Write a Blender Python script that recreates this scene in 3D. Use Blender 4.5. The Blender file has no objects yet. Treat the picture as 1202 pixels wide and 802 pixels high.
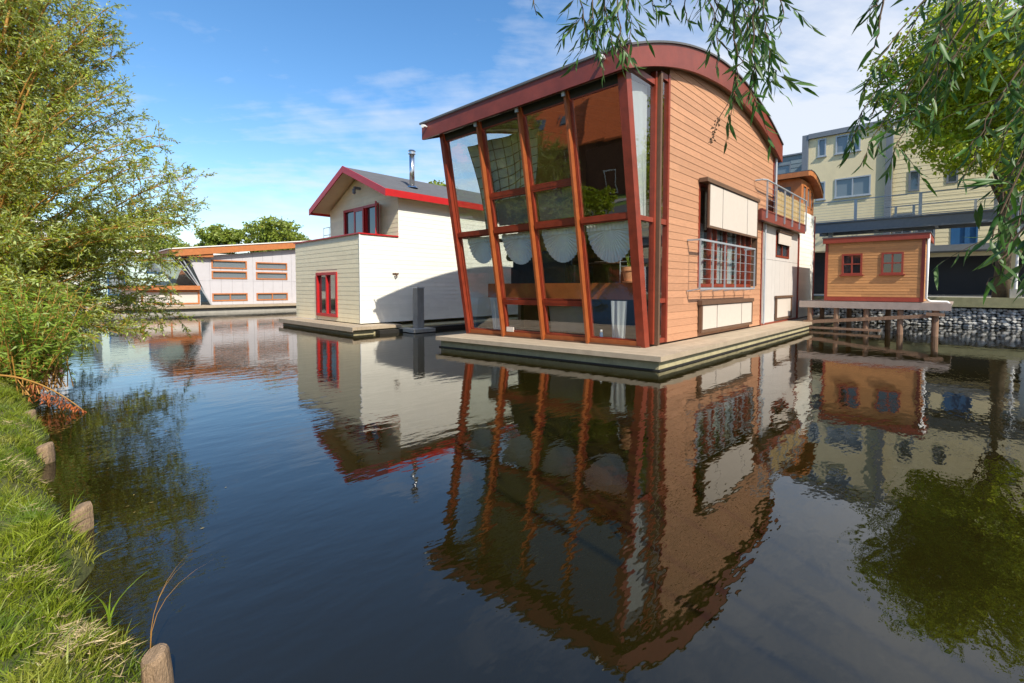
import bpy, math, random
import numpy as np
from mathutils import Vector
R = math.radians
random.seed(7); rng = np.random.default_rng(7)
SC = bpy.context.scene
COL = SC.collection

# ---------------------------------------------------------------- camera
cam_d = bpy.data.cameras.new('camera'); cam = bpy.data.objects.new('camera', cam_d); COL.objects.link(cam)
cam.location = (0, 0, 1.6); cam.rotation_euler = (R(90-2.4), 0, 0)
cam_d.sensor_width = 36; cam_d.lens = 36*550/1202; cam_d.shift_y = -41/1202
cam_d.clip_start = 0.05; cam_d.clip_end = 3000
SC.camera = cam

# ---------------------------------------------------------------- light
SUN = Vector((0.505, -0.863, 0)).normalized(); EL = R(43.5)
sund = Vector((SUN.x*math.cos(EL), SUN.y*math.cos(EL), math.sin(EL)))
ld = bpy.data.lights.new('sun', 'SUN'); ld.energy = 3.6; ld.angle = R(0.5); ld.color = (1.0, 0.93, 0.80)
lo = bpy.data.objects.new('sun', ld); COL.objects.link(lo)
lo.rotation_euler = (-sund).to_track_quat('-Z', 'Y').to_euler(); lo.location = (10, -14, 20)
W = bpy.data.worlds.new('World'); SC.world = W; W.use_nodes = True
SC.view_settings.view_transform = 'Standard'; SC.view_settings.look = 'None'
SC.view_settings.exposure = 0.8; SC.view_settings.gamma = 1.0

def world():
    nt = W.node_tree; N = nt.nodes; L = nt.links; N.clear()
    out = N.new('ShaderNodeOutputWorld'); bg = N.new('ShaderNodeBackground'); bg.inputs[1].default_value = 0.15
    sky = N.new('ShaderNodeTexSky'); sky.sky_type = 'NISHITA'; sky.sun_disc = False
    sky.sun_elevation = EL; sky.sun_rotation = math.atan2(sund.x, sund.y)
    sky.air_density = 1.1; sky.dust_density = 0.6; sky.ozone_density = 2.2
    tc = N.new('ShaderNodeTexCoord'); sep = N.new('ShaderNodeSeparateXYZ'); L.new(tc.outputs['Generated'], sep.inputs[0])
    def M(op, a, b=None, c=None, clamp=False):
        n = N.new('ShaderNodeMath'); n.operation = op; n.use_clamp = clamp
        for i, v in enumerate((a, b, c)):
            if v is None: continue
            if isinstance(v, (int, float)): n.inputs[i].default_value = v
            else: L.new(v, n.inputs[i])
        return n.outputs[0]
    zz = M('ADD', M('MAXIMUM', sep.outputs[2], 0.0), 0.12)
    cx = M('DIVIDE', sep.outputs[0], zz); cy = M('DIVIDE', sep.outputs[1], zz)
    comb = N.new('ShaderNodeCombineXYZ'); L.new(cx, comb.inputs[0]); L.new(cy, comb.inputs[1])
    mp = N.new('ShaderNodeMapping'); mp.inputs['Rotation'].default_value = (0, 0, R(35)); mp.inputs['Scale'].default_value = (0.55, 1.5, 1)
    L.new(comb.outputs[0], mp.inputs[0])
    n1 = N.new('ShaderNodeTexNoise'); n1.inputs['Scale'].default_value = 0.8; n1.inputs['Detail'].default_value = 9; n1.inputs['Roughness'].default_value = 0.62
    n1.inputs['Distortion'].default_value = 0.5
    L.new(mp.outputs[0], n1.inputs['Vector'])
    n2 = N.new('ShaderNodeTexNoise'); n2.inputs['Scale'].default_value = 6.5; n2.inputs['Detail'].default_value = 6
    L.new(comb.outputs[0], n2.inputs['Vector'])
    f = M('ADD', M('MULTIPLY', n1.outputs[0], 0.75), M('MULTIPLY', n2.outputs[0], 0.25))
    # more cloud towards the east (right) and near the horizon
    bias = M('ADD', M('MULTIPLY', sep.outputs[0], 0.30), M('MULTIPLY', M('SUBTRACT', 0.30, sep.outputs[2]), 0.42))
    f = M('ADD', f, bias)
    r = N.new('ShaderNodeMapRange'); r.inputs[1].default_value = 0.35; r.inputs[2].default_value = 0.62; r.inputs[3].default_value = 0.0; r.inputs[4].default_value = 0.86
    L.new(f, r.inputs[0])
    mix = N.new('ShaderNodeMix'); mix.data_type = 'RGBA'
    hs = N.new('ShaderNodeHueSaturation'); hs.inputs['Saturation'].default_value = 1.25; hs.inputs['Value'].default_value = .82
    L.new(sky.outputs[0], hs.inputs['Color'])
    L.new(r.outputs[0], mix.inputs[0]); L.new(hs.outputs[0], mix.inputs[6]); mix.inputs[7].default_value = (3.5, 3.65, 3.95, 1)
    L.new(mix.outputs[2], bg.inputs[0]); L.new(bg.outputs[0], out.inputs[0])
world()

# ---------------------------------------------------------------- frame: t runs away from the bank, s runs to the left along it
TH = math.atan2(.720, .693)
E1 = Vector((math.cos(TH), math.sin(TH), 0)); E2 = Vector((-math.sin(TH), math.cos(TH), 0))
def wpt(t, s, z=0.0): v = E1*t + E2*s; return Vector((v.x, v.y, z))
def ts(x, y): return (x*E1.x + y*E1.y, x*E2.x + y*E2.y)
def at(px, py, d):                       # world point seen in direction (px,py), d metres ahead
    u = (px-601)/550; v = -(py-360)/550; p = R(2.4)
    return Vector((u*d/(math.cos(p)+v*math.sin(p)), d, 1.6 + d*(v*math.cos(p)-math.sin(p))/(math.cos(p)+v*math.sin(p))))

# ---------------------------------------------------------------- materials
MATS = {}
def mat(name, col, rough=.6, var=.12, nscale=6, bump=.0, bscale=40, metal=0, tone=.0, spec=.5, stain=0, stretch=(1,1,1), stcol=(.3,.3,.3), coat=0, trans=0, island=0):
    if name in MATS: return MATS[name]
    m = bpy.data.materials.new(name); m.use_nodes = True; nt = m.node_tree; N = nt.nodes; L = nt.links
    b = N['Principled BSDF']; b.inputs['Roughness'].default_value = rough; b.inputs['Metallic'].default_value = metal
    b.inputs['Specular IOR Level'].default_value = spec; b.inputs['Coat Weight'].default_value = coat
    tc = N.new('ShaderNodeTexCoord'); mp = N.new('ShaderNodeMapping'); mp.inputs['Scale'].default_value = stretch
    L.new(tc.outputs['Object'], mp.inputs[0])
    n = N.new('ShaderNodeTexNoise'); n.inputs['Scale'].default_value = nscale; n.inputs['Detail'].default_value = 6; n.inputs['Roughness'].default_value = .65
    L.new(mp.outputs[0], n.inputs['Vector'])
    mr = N.new('ShaderNodeMapRange'); mr.inputs[1].default_value = .25; mr.inputs[2].default_value = .75
    mr.inputs[3].default_value = 1-var; mr.inputs[4].default_value = 1+var; L.new(n.outputs[0], mr.inputs[0])
    val = mr.outputs[0]
    if tone or island:
        if island: a = N.new('ShaderNodeNewGeometry'); src = a.outputs['Random Per Island']; amt = island
        else: a = N.new('ShaderNodeAttribute'); a.attribute_name = 'tone'; src = a.outputs['Fac']; amt = tone
        mr2 = N.new('ShaderNodeMapRange'); mr2.inputs[3].default_value = 1-amt; mr2.inputs[4].default_value = 1+amt
        L.new(src, mr2.inputs[0]); mm = N.new('ShaderNodeMath'); mm.operation = 'MULTIPLY'
        L.new(val, mm.inputs[0]); L.new(mr2.outputs[0], mm.inputs[1]); val = mm.outputs[0]
    vm = N.new('ShaderNodeVectorMath'); vm.operation = 'SCALE'; vm.inputs[0].default_value = col; L.new(val, vm.inputs['Scale'])
    c = vm.outputs[0]
    if stain:
        n2 = N.new('ShaderNodeTexNoise'); n2.inputs['Scale'].default_value = 1.7; n2.inputs['Detail'].default_value = 8; n2.inputs['Roughness'].default_value = .7
        mp2 = N.new('ShaderNodeMapping'); mp2.inputs['Scale'].default_value = (1, 1, .35) if stretch == (1,1,1) else stretch
        L.new(tc.outputs['Object'], mp2.inputs[0]); L.new(mp2.outputs[0], n2.inputs['Vector'])
        r2 = N.new('ShaderNodeMapRange'); r2.inputs[1].default_value = .52; r2.inputs[2].default_value = .75; r2.inputs[4].default_value = stain
        L.new(n2.outputs[0], r2.inputs[0]); mx = N.new('ShaderNodeMix'); mx.data_type = 'RGBA'
        L.new(r2.outputs[0], mx.inputs[0]); L.new(c, mx.inputs[6]); mx.inputs[7].default_value = (*stcol, 1); c = mx.outputs[2]
    L.new(c, b.inputs['Base Color'])
    if bump:
        bn = N.new('ShaderNodeTexNoise'); bn.inputs['Scale'].default_value = bscale; bn.inputs['Detail'].default_value = 4; L.new(mp.outputs[0], bn.inputs['Vector'])
        bp = N.new('ShaderNodeBump'); bp.inputs['Strength'].default_value = bump; bp.inputs['Distance'].default_value = .01
        L.new(bn.outputs[0], bp.inputs['Height']); L.new(bp.outputs[0], b.inputs['Normal'])
    if trans:
        tr = N.new('ShaderNodeBsdfTranslucent'); L.new(c, tr.inputs[0]); ms = N.new('ShaderNodeMixShader'); ms.inputs[0].default_value = trans
        L.new(b.outputs[0], ms.inputs[1]); L.new(tr.outputs[0], ms.inputs[2]); L.new(ms.outputs[0], N['Material Output'].inputs[0])
    MATS[name] = m; return m

WOOD = mat('cedar_siding', (.475,.238,.130), .6, .16, 5, .35, 60, tone=.10, stretch=(1,1,7), stain=.35, stcol=(.36,.19,.10))
RED = mat('mahogany_stain', (.23,.034,.014), .38, .3, 4, .2, 50, stretch=(1,1,1), stain=.35, stcol=(.11,.02,.012))
FIN = mat('oiled_mahogany', (.31,.08,.02), .42, .22, 5, .2, 50, stain=.3, stcol=(.22,.05,.02))
FASC = mat('weathered_red_fascia', (.19,.036,.021), .45, .25, 2.5, .2, 30, stain=.5, stcol=(.15,.04,.03))
BROWN = mat('brown_frame', (.13,.07,.04), .5, .2)
FELT = mat('roof_felt', (.10,.10,.105), .85, .2, 3, .5, 80)
CREAM = mat('cream_paint_boards', (.86,.75,.50), .55, .06, 3, .2, 40, tone=.05, stain=.16, stcol=(.48,.43,.30), stretch=(1,1,2))
WHITE = mat('white_paint_boards', (.82,.80,.72), .55, .05, 3, .2, 40, tone=.05, stain=.14, stcol=(.55,.5,.38), stretch=(1,1,2))
WPAINT = mat('white_paint', (.80,.79,.75), .45, .05)
REDP = mat('red_paint', (.46,.014,.016), .4, .12)
REDPF = mat('faded_red_paint', (.27,.042,.022), .45, .15)
GREYP = mat('grey_board_panel', (.56,.52,.48), .6, .05, 3, .1, 40, stain=.15, stcol=(.40,.37,.33))
SHUT = mat('cream_shade_fabric', (.56,.49,.42), .8, .04, 8, .1, 200)
DECK = mat('weathered_deck_boards', (.41,.325,.225), .75, .16, 4, .4, 60, tone=.10, stain=.35, stcol=(.30,.24,.17))
HULL = mat('mossy_concrete_hull', (.40,.35,.20), .85, .25, 4, .6, 30, stain=.5, stcol=(.08,.08,.03))
TAR = mat('tarred_edge', (.02,.018,.015), .6, .3)
CONC = mat('concrete', (.36,.34,.30), .85, .15, 4, .5, 50, stain=.4, stcol=(.2,.19,.15))
MOSSC = mat('mossy_concrete', (.27,.26,.14), .9, .2, 4, .5, 50, stain=.5, stcol=(.13,.13,.06))
STEEL = mat('galvanised_steel', (.42,.45,.48), .45, .1, 5, metal=.35)
DSTEEL = mat('painted_blue_grey_steel', (.17,.19,.22), .5, .1)
DARK = mat('shadow_gap_and_interior', (.035,.03,.027), .8, .3, 2)
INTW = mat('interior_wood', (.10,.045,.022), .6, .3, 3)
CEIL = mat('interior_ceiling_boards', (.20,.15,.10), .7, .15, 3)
SOFA = mat('dark_blue_upholstery', (.02,.028,.045), .8, .3)
SHEER = mat('white_sheer_cloth', (.80,.82,.83), .8, .05, trans=.45)
FANM = mat('white_pleated_cloth', (.86,.88,.88), .8, .06, trans=.12)
TERRA = mat('terracotta', (.62,.27,.13), .75, .15, 8, .2)
BLUE = mat('blue_paint', (.025,.115,.27), .5, .1)
MINT = mat('mint_paint_boards', (.52,.66,.62), .6, .05, tone=.05)
ORANGE = mat('orange_stained_wood', (.44,.15,.045), .5, .2, 5, .2)
SHEDW = mat('larch_siding', (.50,.24,.085), .6, .15, 5, .3, 60, tone=.2, stretch=(1,1,6), stain=.2, stcol=(.33,.16,.07))
PILEW = mat('old_pile_wood', (.27,.16,.10), .8, .3, 6, .6, 40, stain=.4, stcol=(.12,.08,.05), stretch=(3,3,.6))
GPILE = mat('grey_pile_wood', (.26,.25,.23), .85, .2, 6, .6, 40, stretch=(3,3,.6))
RENDER = mat('cream_render', (.80,.68,.43), .85, .06, 2, .3, 90, stain=.12, stcol=(.45,.40,.28))
CLAP = mat('pale_yellow_boards', (.80,.69,.44), .7, .05, tone=.05)
REED = mat('reed_matting', (.50,.36,.17), .9, .3, 30, .8, 60, stretch=(6,6,.5))
BRICK = mat('brown_brick', (.16,.075,.045), .85, .2, 20, .3)
TILE = mat('orange_roof_tiles', (.74,.17,.04), .7, .18, 8, .4, 30)
ASPH = mat('asphalt', (.09,.09,.092), .85, .15, 5)
STONE = mat('grey_stones', (.42,.41,.38), .85, .25, 8, .6, 20, island=.45)
BARK = mat('bark', (.12,.085,.05), .9, .3, 8, .8, 20, stain=.5, stcol=(.13,.14,.04))
YSTEM = mat('yellow_willow_bark', (.36,.18,.035), .7, .25, 8)
TWIG = mat('brown_twig', (.10,.06,.03), .8, .25, 8)
DEADL = mat('orange_dead_leaves', (.28,.07,.012), .7, .3, island=.4)
LOGM = mat('weathered_log', (.30,.20,.12), .85, .4, 12, 1.0, 60, stretch=(3,3,.8), stain=.8, stcol=(.15,.11,.07))
CHROME = mat('stainless_flue', (.62,.62,.62), .22, .05, metal=1)
POTW = mat('white_plastic', (.8,.8,.8), .35, .03)
NETM = mat('grey_green_cloth', (.42,.44,.37), .85, .1, trans=.2)

def leafmat(name, col, back, trans=.35, isl=.35, warm=(.3,.2,.02)):
    m = bpy.data.materials.new(name); m.use_nodes = True; nt = m.node_tree; N = nt.nodes; L = nt.links
    b = N['Principled BSDF']; b.inputs['Roughness'].default_value = .45; b.inputs['Specular IOR Level'].default_value = .4
    g = N.new('ShaderNodeNewGeometry')
    mx = N.new('ShaderNodeMix'); mx.data_type = 'RGBA'; L.new(g.outputs['Backfacing'], mx.inputs[0]); mx.inputs[6].default_value = (*col,1); mx.inputs[7].default_value = (*back,1)
    cr = N.new('ShaderNodeMapRange'); cr.inputs[1].default_value = .86; cr.inputs[2].default_value = 1.0; cr.inputs[4].default_value = .75
    L.new(g.outputs['Random Per Island'], cr.inputs[0])
    mw = N.new('ShaderNodeMix'); mw.data_type = 'RGBA'; L.new(cr.outputs[0], mw.inputs[0]); L.new(mx.outputs[2], mw.inputs[6]); mw.inputs[7].default_value = (*warm,1)
    wn = N.new('ShaderNodeTexWhiteNoise'); wn.noise_dimensions = '1D'; L.new(g.outputs['Random Per Island'], wn.inputs['W'])
    mr = N.new('ShaderNodeMapRange'); mr.inputs[3].default_value = 1-isl; mr.inputs[4].default_value = 1+isl; L.new(wn.outputs[0], mr.inputs[0])
    vm = N.new('ShaderNodeVectorMath'); vm.operation = 'SCALE'; L.new(mw.outputs[2], vm.inputs[0]); L.new(mr.outputs[0], vm.inputs['Scale'])
    L.new(vm.outputs[0], b.inputs['Base Color'])
    tr = N.new('ShaderNodeBsdfTranslucent'); hs = N.new('ShaderNodeHueSaturation'); hs.inputs['Value'].default_value = 1.5; hs.inputs['Hue'].default_value = .485
    L.new(vm.outputs[0], hs.inputs['Color']); L.new(hs.outputs[0], tr.inputs[0])
    ms = N.new('ShaderNodeMixShader'); ms.inputs[0].default_value = trans; L.new(b.outputs[0], ms.inputs[1]); L.new(tr.outputs[0], ms.inputs[2])
    L.new(ms.outputs[0], N['Material Output'].inputs[0]); return m
WILLOW = leafmat('silvery_willow_leaf', (.27,.325,.028), (.38,.45,.16), .4, .4, (.46,.25,.03))
BUSHL = leafmat('bright_green_leaf', (.19,.29,.025), (.24,.34,.06), .35, .35, (.30,.26,.03))
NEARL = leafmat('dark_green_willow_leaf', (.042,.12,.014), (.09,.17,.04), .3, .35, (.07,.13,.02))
LIME = leafmat('lime_maple_leaf', (.25,.34,.014), (.28,.36,.02), .45, .4, (.32,.26,.02))
FARL = leafmat('far_tree_leaf', (.20,.26,.03), (.22,.28,.05), .3, .35, (.22,.18,.03))
GRASSM = leafmat('grass_blade', (.21,.265,.016), (.22,.27,.02), .35, .4, (.34,.28,.08))

def patchy(m, col, lo, hi, scale, amt):
    nt = m.node_tree; N = nt.nodes; L = nt.links; b = N['Principled BSDF']; src = b.inputs['Base Color'].links[0].from_socket
    tc = N.new('ShaderNodeTexCoord'); n = N.new('ShaderNodeTexNoise'); n.inputs['Scale'].default_value = scale; n.inputs['Detail'].default_value = 4; L.new(tc.outputs['Object'], n.inputs['Vector'])
    r = N.new('ShaderNodeMapRange'); r.inputs[1].default_value = lo; r.inputs[2].default_value = hi; r.inputs[4].default_value = amt; L.new(n.outputs[0], r.inputs[0])
    x = N.new('ShaderNodeMix'); x.data_type = 'RGBA'; L.new(r.outputs[0], x.inputs[0]); L.new(src, x.inputs[6]); x.inputs[7].default_value = (*col,1); L.new(x.outputs[2], b.inputs['Base Color'])
patchy(GRASSM, (.30,.27,.06), .5, .68, 2.6, .75); patchy(GRASSM, (.05,.14,.015), .5, .62, 4.1, .6)
def glassmat(name='window_glass', ior=2.4, tint=(.90,.94,.92)):
    m = bpy.data.materials.new(name); m.use_nodes = True; nt = m.node_tree; N = nt.nodes; L = nt.links; N.remove(N['Principled BSDF'])
    tr = N.new('ShaderNodeBsdfTransparent'); tr.inputs[0].default_value = (*tint,1)
    gl = N.new('ShaderNodeBsdfGlossy'); gl.inputs['Roughness'].default_value = .0; gl.inputs[0].default_value = (1,1,1,1)
    fr = N.new('ShaderNodeFresnel'); g_ = N.new('ShaderNodeNewGeometry'); mi = N.new('ShaderNodeMapRange'); mi.inputs[3].default_value = ior; mi.inputs[4].default_value = 1/ior; L.new(g_.outputs['Backfacing'], mi.inputs[0]); L.new(mi.outputs[0], fr.inputs[0])
    tc = N.new('ShaderNodeTexCoord'); n = N.new('ShaderNodeTexNoise'); n.inputs['Scale'].default_value = .9; L.new(tc.outputs['Object'], n.inputs['Vector'])
    bp = N.new('ShaderNodeBump'); bp.inputs['Strength'].default_value = .12; bp.inputs['Distance'].default_value = .02; L.new(n.outputs[0], bp.inputs['Height'])
    L.new(bp.outputs[0], gl.inputs['Normal'])
    ms = N.new('ShaderNodeMixShader'); L.new(fr.outputs[0], ms.inputs[0]); L.new(tr.outputs[0], ms.inputs[1]); L.new(gl.outputs[0], ms.inputs[2])
    L.new(ms.outputs[0], N['Material Output'].inputs[0]); return m
GLASS = glassmat()
def darkglass():
    m = bpy.data.materials.new('dark_window_pane'); m.use_nodes = True; b = m.node_tree.nodes['Principled BSDF']
    b.inputs['Base Color'].default_value = (.03,.035,.04,1); b.inputs['Roughness'].default_value = .04; b.inputs['IOR'].default_value = 1.9
    return m
DGLASS = darkglass()
def greyglass():
    m = bpy.data.materials.new('curtained_window_pane'); m.use_nodes = True; b = m.node_tree.nodes['Principled BSDF']
    b.inputs['Base Color'].default_value = (.16,.19,.21,1); b.inputs['Roughness'].default_value = .06; b.inputs['IOR'].default_value = 1.8
    return m
GGLASS = greyglass()
def watermat():
    m = bpy.data.materials.new('canal_water'); m.use_nodes = True; nt = m.node_tree; N = nt.nodes; L = nt.links; b = N['Principled BSDF']
    b.inputs['Base Color'].default_value = (.011,.0088,.0018,1); b.inputs['Roughness'].default_value = .012; b.inputs['IOR'].default_value = 1.65
    tc = N.new('ShaderNodeTexCoord')
    def noise(scale, det, st, rot=0):
        mp = N.new('ShaderNodeMapping'); mp.inputs['Scale'].default_value = st; mp.inputs['Rotation'].default_value = (0,0,rot)
        L.new(tc.outputs['Object'], mp.inputs[0]); n = N.new('ShaderNodeTexNoise'); n.inputs['Scale'].default_value = scale; n.inputs['Detail'].default_value = det
        n.inputs['Roughness'].default_value = .5; L.new(mp.outputs[0], n.inputs['Vector']); return n.outputs[0]
    a = noise(3.2, 3, (.6,1.5,1), R(12)); c = noise(11, 2, (.8,1.3,1), R(-20)); d = noise(.45, 2, (1,1,1))
    # breeze patches: ripples stronger where the slow noise is high
    pr = N.new('ShaderNodeMapRange'); pr.inputs[1].default_value = .35; pr.inputs[2].default_value = .7; pr.inputs[3].default_value = .45; pr.inputs[4].default_value = 1.25; L.new(d, pr.inputs[0])
    m1 = N.new('ShaderNodeMath'); m1.operation = 'MULTIPLY_ADD'; L.new(c, m1.inputs[0]); m1.inputs[1].default_value = .16; L.new(a, m1.inputs[2])
    m2 = N.new('ShaderNodeMath'); m2.operation = 'MULTIPLY'; L.new(m1.outputs[0], m2.inputs[0]); L.new(pr.outputs[0], m2.inputs[1])
    bp = N.new('ShaderNodeBump'); bp.inputs['Strength'].default_value = 1; bp.inputs['Distance'].default_value = WAVE
    L.new(m2.outputs[0], bp.inputs['Height']); L.new(bp.outputs[0], b.inputs['Normal'])
    return m
WAVE = .0045
WATER = watermat()

# ---------------------------------------------------------------- mesh building
ORG = {}
SKEW = [False]
def warp(p):      # the front houseboat is not square in plan: its glass front runs at a slight angle
    t, s, z = p; w = 1 if t < 9.8 else max(0, (18-t)/8.2)
    if s > 4.9: ns = 4.9+(s-4.9)*.875; nz = z if z < 1.6 else 1.6+(z-1.6)*(1-.06*(s-4.9)/5.7*w)
    else: ns = s; nz = z
    return (t-.1*(s-4.9)*w, ns, nz)
class MB:
    def __init__(s): s.v = []; s.f = []; s.tn = []; s.mi = []; s.m = 0
    def face(s, pts, tone=.5):
        i = len(s.v); s.v += [tuple(p) for p in pts]; s.f.append(tuple(range(i, i+len(pts)))); s.tn.append(tone); s.mi.append(s.m)
    def hexa(s, p, tone=.5):     # 4 bottom (ccw seen from top) + 4 top
        i = len(s.v); s.v += [tuple(q) for q in p]
        for f in ((3,2,1,0),(4,5,6,7),(0,1,5,4),(1,2,6,5),(2,3,7,6),(3,0,4,7)):
            s.f.append(tuple(i+k for k in f)); s.tn.append(tone); s.mi.append(s.m)
        return s
    def box(s, a0, a1, b0, b1, c0, c1, tone=None):
        if tone is None: tone = random.random()
        return s.hexa([(a0,b0,c0),(a1,b0,c0),(a1,b1,c0),(a0,b1,c0),(a0,b0,c1),(a1,b0,c1),(a1,b1,c1),(a0,b1,c1)], tone)
    def bar(s, a, b, w, h, up=(0,0,1)):   # rectangular bar a->b
        a = Vector(a); b = Vector(b); d = (b-a).normalized(); u = Vector(up); x = d.cross(u)
        if x.length < 1e-4: x = d.cross(Vector((1,0,0)))
        x.normalize(); y = x.cross(d).normalized(); x *= w/2; y *= h/2
        return s.hexa([a-x-y, a+x-y, b+x-y, b-x-y, a-x+y, a+x+y, b+x+y, b-x+y], random.random())
    def tube(s, pts, rad, n=8, cap=True):
        pts = [Vector(p) for p in pts]; rad = rad if hasattr(rad, '__len__') else [rad]*len(pts)
        base = len(s.v); ref = Vector((.31,.17,.93))
        for k, p in enumerate(pts):
            d = (pts[min(k+1,len(pts)-1)] - pts[max(k-1,0)]).normalized(); x = d.cross(ref)
            if x.length < .05: x = d.cross(Vector((1,0,0)))
            x.normalize(); y = d.cross(x)
            for j in range(n):
                a = 2*math.pi*j/n; s.v.append(tuple(p + (x*math.cos(a) + y*math.sin(a))*rad[k]))
        for k in range(len(pts)-1):
            for j in range(n):
                j2 = (j+1) % n; s.f.append((base+k*n+j, base+k*n+j2, base+(k+1)*n+j2, base+(k+1)*n+j)); s.tn.append(.5); s.mi.append(s.m)
        if cap:
            s.f.append(tuple(base+j for j in range(n))[::-1]); s.f.append(tuple(base+(len(pts)-1)*n+j for j in range(n)))
            s.tn += [.5,.5]; s.mi += [s.m,s.m]
        return s
    def lathe(s, c, prof, n=20):    # prof: (r,z)
        return s.tube([(c[0], c[1], c[2]+z) for r, z in prof], [max(r,1e-3) for r, z in prof], n)
    def build(s, name, m, parent=None, org=None, rot=True, smooth=False, kind=None):
        me = bpy.data.meshes.new(name)
        o = ORG[parent.name] if parent else (org or (0,0,0))
        if SKEW[0] and not parent: o = warp(o)
        v = [(p[0]-o[0], p[1]-o[1], p[2]-o[2]) for p in (map(warp, s.v) if SKEW[0] else s.v)]
        me.from_pydata(v, [], s.f); ms = m if isinstance(m, (list, tuple)) else [m]
        for x in ms: me.materials.append(x)
        if len(ms) > 1: me.polygons.foreach_set('material_index', s.mi)
        at_ = me.attributes.new('tone', 'FLOAT', 'FACE'); at_.data.foreach_set('value', s.tn)
        if smooth: me.polygons.foreach_set('use_smooth', [True]*len(me.polygons))
        me.update(); ob = bpy.data.objects.new(name, me); COL.objects.link(ob)
        if parent: ob.parent = parent
        else:
            if rot: ob.location = wpt(*o); ob.rotation_euler = (0,0,TH)
            else: ob.location = o
        ORG[ob.name] = o
        if kind: ob['kind'] = kind
        return ob
def tag(o, label=None, cat=None, group=None, kind=None):
    if label: o['label'] = label
    if cat: o['category'] = cat
    if group: o['group'] = group
    if kind: o['kind'] = kind
    return o
def thing(name, t, s, z, label, cat, group=None, rot=True):
    o = bpy.data.objects.new(name, None); COL.objects.link(o); o.empty_display_size = .3
    if SKEW[0]: t, s, z = warp((t, s, z))
    if rot: o.location = wpt(t, s, z); o.rotation_euler = (0,0,TH)
    else: o.location = (t, s, z)
    ORG[o.name] = (t, s, z); return tag(o, label, cat, group)
def copy_thing(src, loc, rotz=None):
    c = src.copy(); COL.objects.link(c); c.location = loc
    if rotz is not None: c.rotation_euler = (0,0,rotz)
    for ch in list(src.children):
        d = ch.copy(); COL.objects.link(d); d.parent = c
        for g in list(ch.children):
            e = g.copy(); COL.objects.link(e); e.parent = d
    return c
def spans(a0, a1, cuts):
    out = [(a0, a1)]
    for c0, c1 in cuts:
        nx = []
        for x0, x1 in out:
            if c1 <= x0 or c0 >= x1: nx.append((x0, x1)); continue
            if c0 > x0: nx.append((x0, c0))
            if c1 < x1: nx.append((c1, x1))
        out = nx
    return [q for q in out if q[1]-q[0] > .004]
def boards(mb, axis, plane, out, u0, u1, z0, z1, pitch, holes=(), top=None, lip=.009, seg=.35, joint=3.2, ends=None):
    """lap siding: axis 't' or 's' is the running direction, plane the other coordinate, out = +1/-1 the facing side"""
    nrow = int(math.ceil((z1-z0)/pitch - 1e-6))
    for r in range(nrow):
        a = z0 + r*pitch; b = min(a+pitch, z1)
        cuts = [(h[0], h[1]) for h in holes if h[2] < b-.01 and h[3] > a+.01]
        j = u0 - random.random()*joint; js = []
        while j < u1: js.append((j, random.random())); j += joint*(.7+.6*random.random())
        for x0, x1 in spans(u0, u1, cuts):
            n = max(1, int((x1-x0)/seg)) if top else 1
            xs = sorted(set([x0 + (x1-x0)*k/n for k in range(n+1)] + [q[0] for q in js if x0+.02 < q[0] < x1-.02]))
            for c0, c1 in zip(xs, xs[1:]):
                tn = [q[1] for q in js if q[0] <= (c0+c1)/2]; tn = tn[-1] if tn else .5
                ta = min(b, top(c0)) if top else b; tb = min(b, top(c1)) if top else b
                if ta <= a+.003 and tb <= a+.003: continue
                ta = max(ta, a+.001); tb = max(tb, a+.001)
                lo_ = plane + out*lip; ha = plane + out*lip*(1-(ta-a)/pitch)+out*.003; hb = plane + out*lip*(1-(tb-a)/pitch)+out*.003
                P = (lambda u, p, z: (u, p, z)) if axis == 't' else (lambda u, p, z: (p, u, z))
                q = [P(c0, lo_, a), P(c1, lo_, a), P(c1, hb, tb), P(c0, ha, ta)]
                w = [P(c0, plane, a), P(c1, plane, a), P(c1, lo_, a), P(c0, lo_, a)]
                if (axis == 't') == (out > 0): q = q[::-1]; w = w[::-1]
                mb.face(q, tn); mb.face(w, tn)
def wallcore(mb, axis, p0, p1, u0, u1, z0, z1, holes=(), top=None, seg=.35):
    zs = sorted(set([z0, z1] + [h[2] for h in holes if z0 < h[2] < z1] + [h[3] for h in holes if z0 < h[3] < z1]))
    for a, b in zip(zs, zs[1:]):
        cuts = [(h[0], h[1]) for h in holes if h[2] < b-.001 and h[3] > a+.001]
        for x0, x1 in spans(u0, u1, cuts):
            n = max(1, int((x1-x0)/seg)) if top else 1
            for k in range(n):
                c0 = x0+(x1-x0)*k/n; c1 = x0+(x1-x0)*(k+1)/n
                ta = min(b, top(c0)) if top else b; tb = min(b, top(c1)) if top else b
                if max(ta, tb) <= a+.01: continue
                ta = max(ta, a+.01); tb = max(tb, a+.01)
                if axis == 't': mb.hexa([(c0,p0,a),(c1,p0,a),(c1,p1,a),(c0,p1,a),(c0,p0,ta),(c1,p0,tb),(c1,p1,tb),(c0,p1,ta)])
                else: mb.hexa([(p0,c0,a),(p1,c0,a),(p1,c1,a),(p0,c1,a),(p0,c0,ta),(p1,c0,ta),(p1,c1,tb),(p0,c1,tb)])
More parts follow.
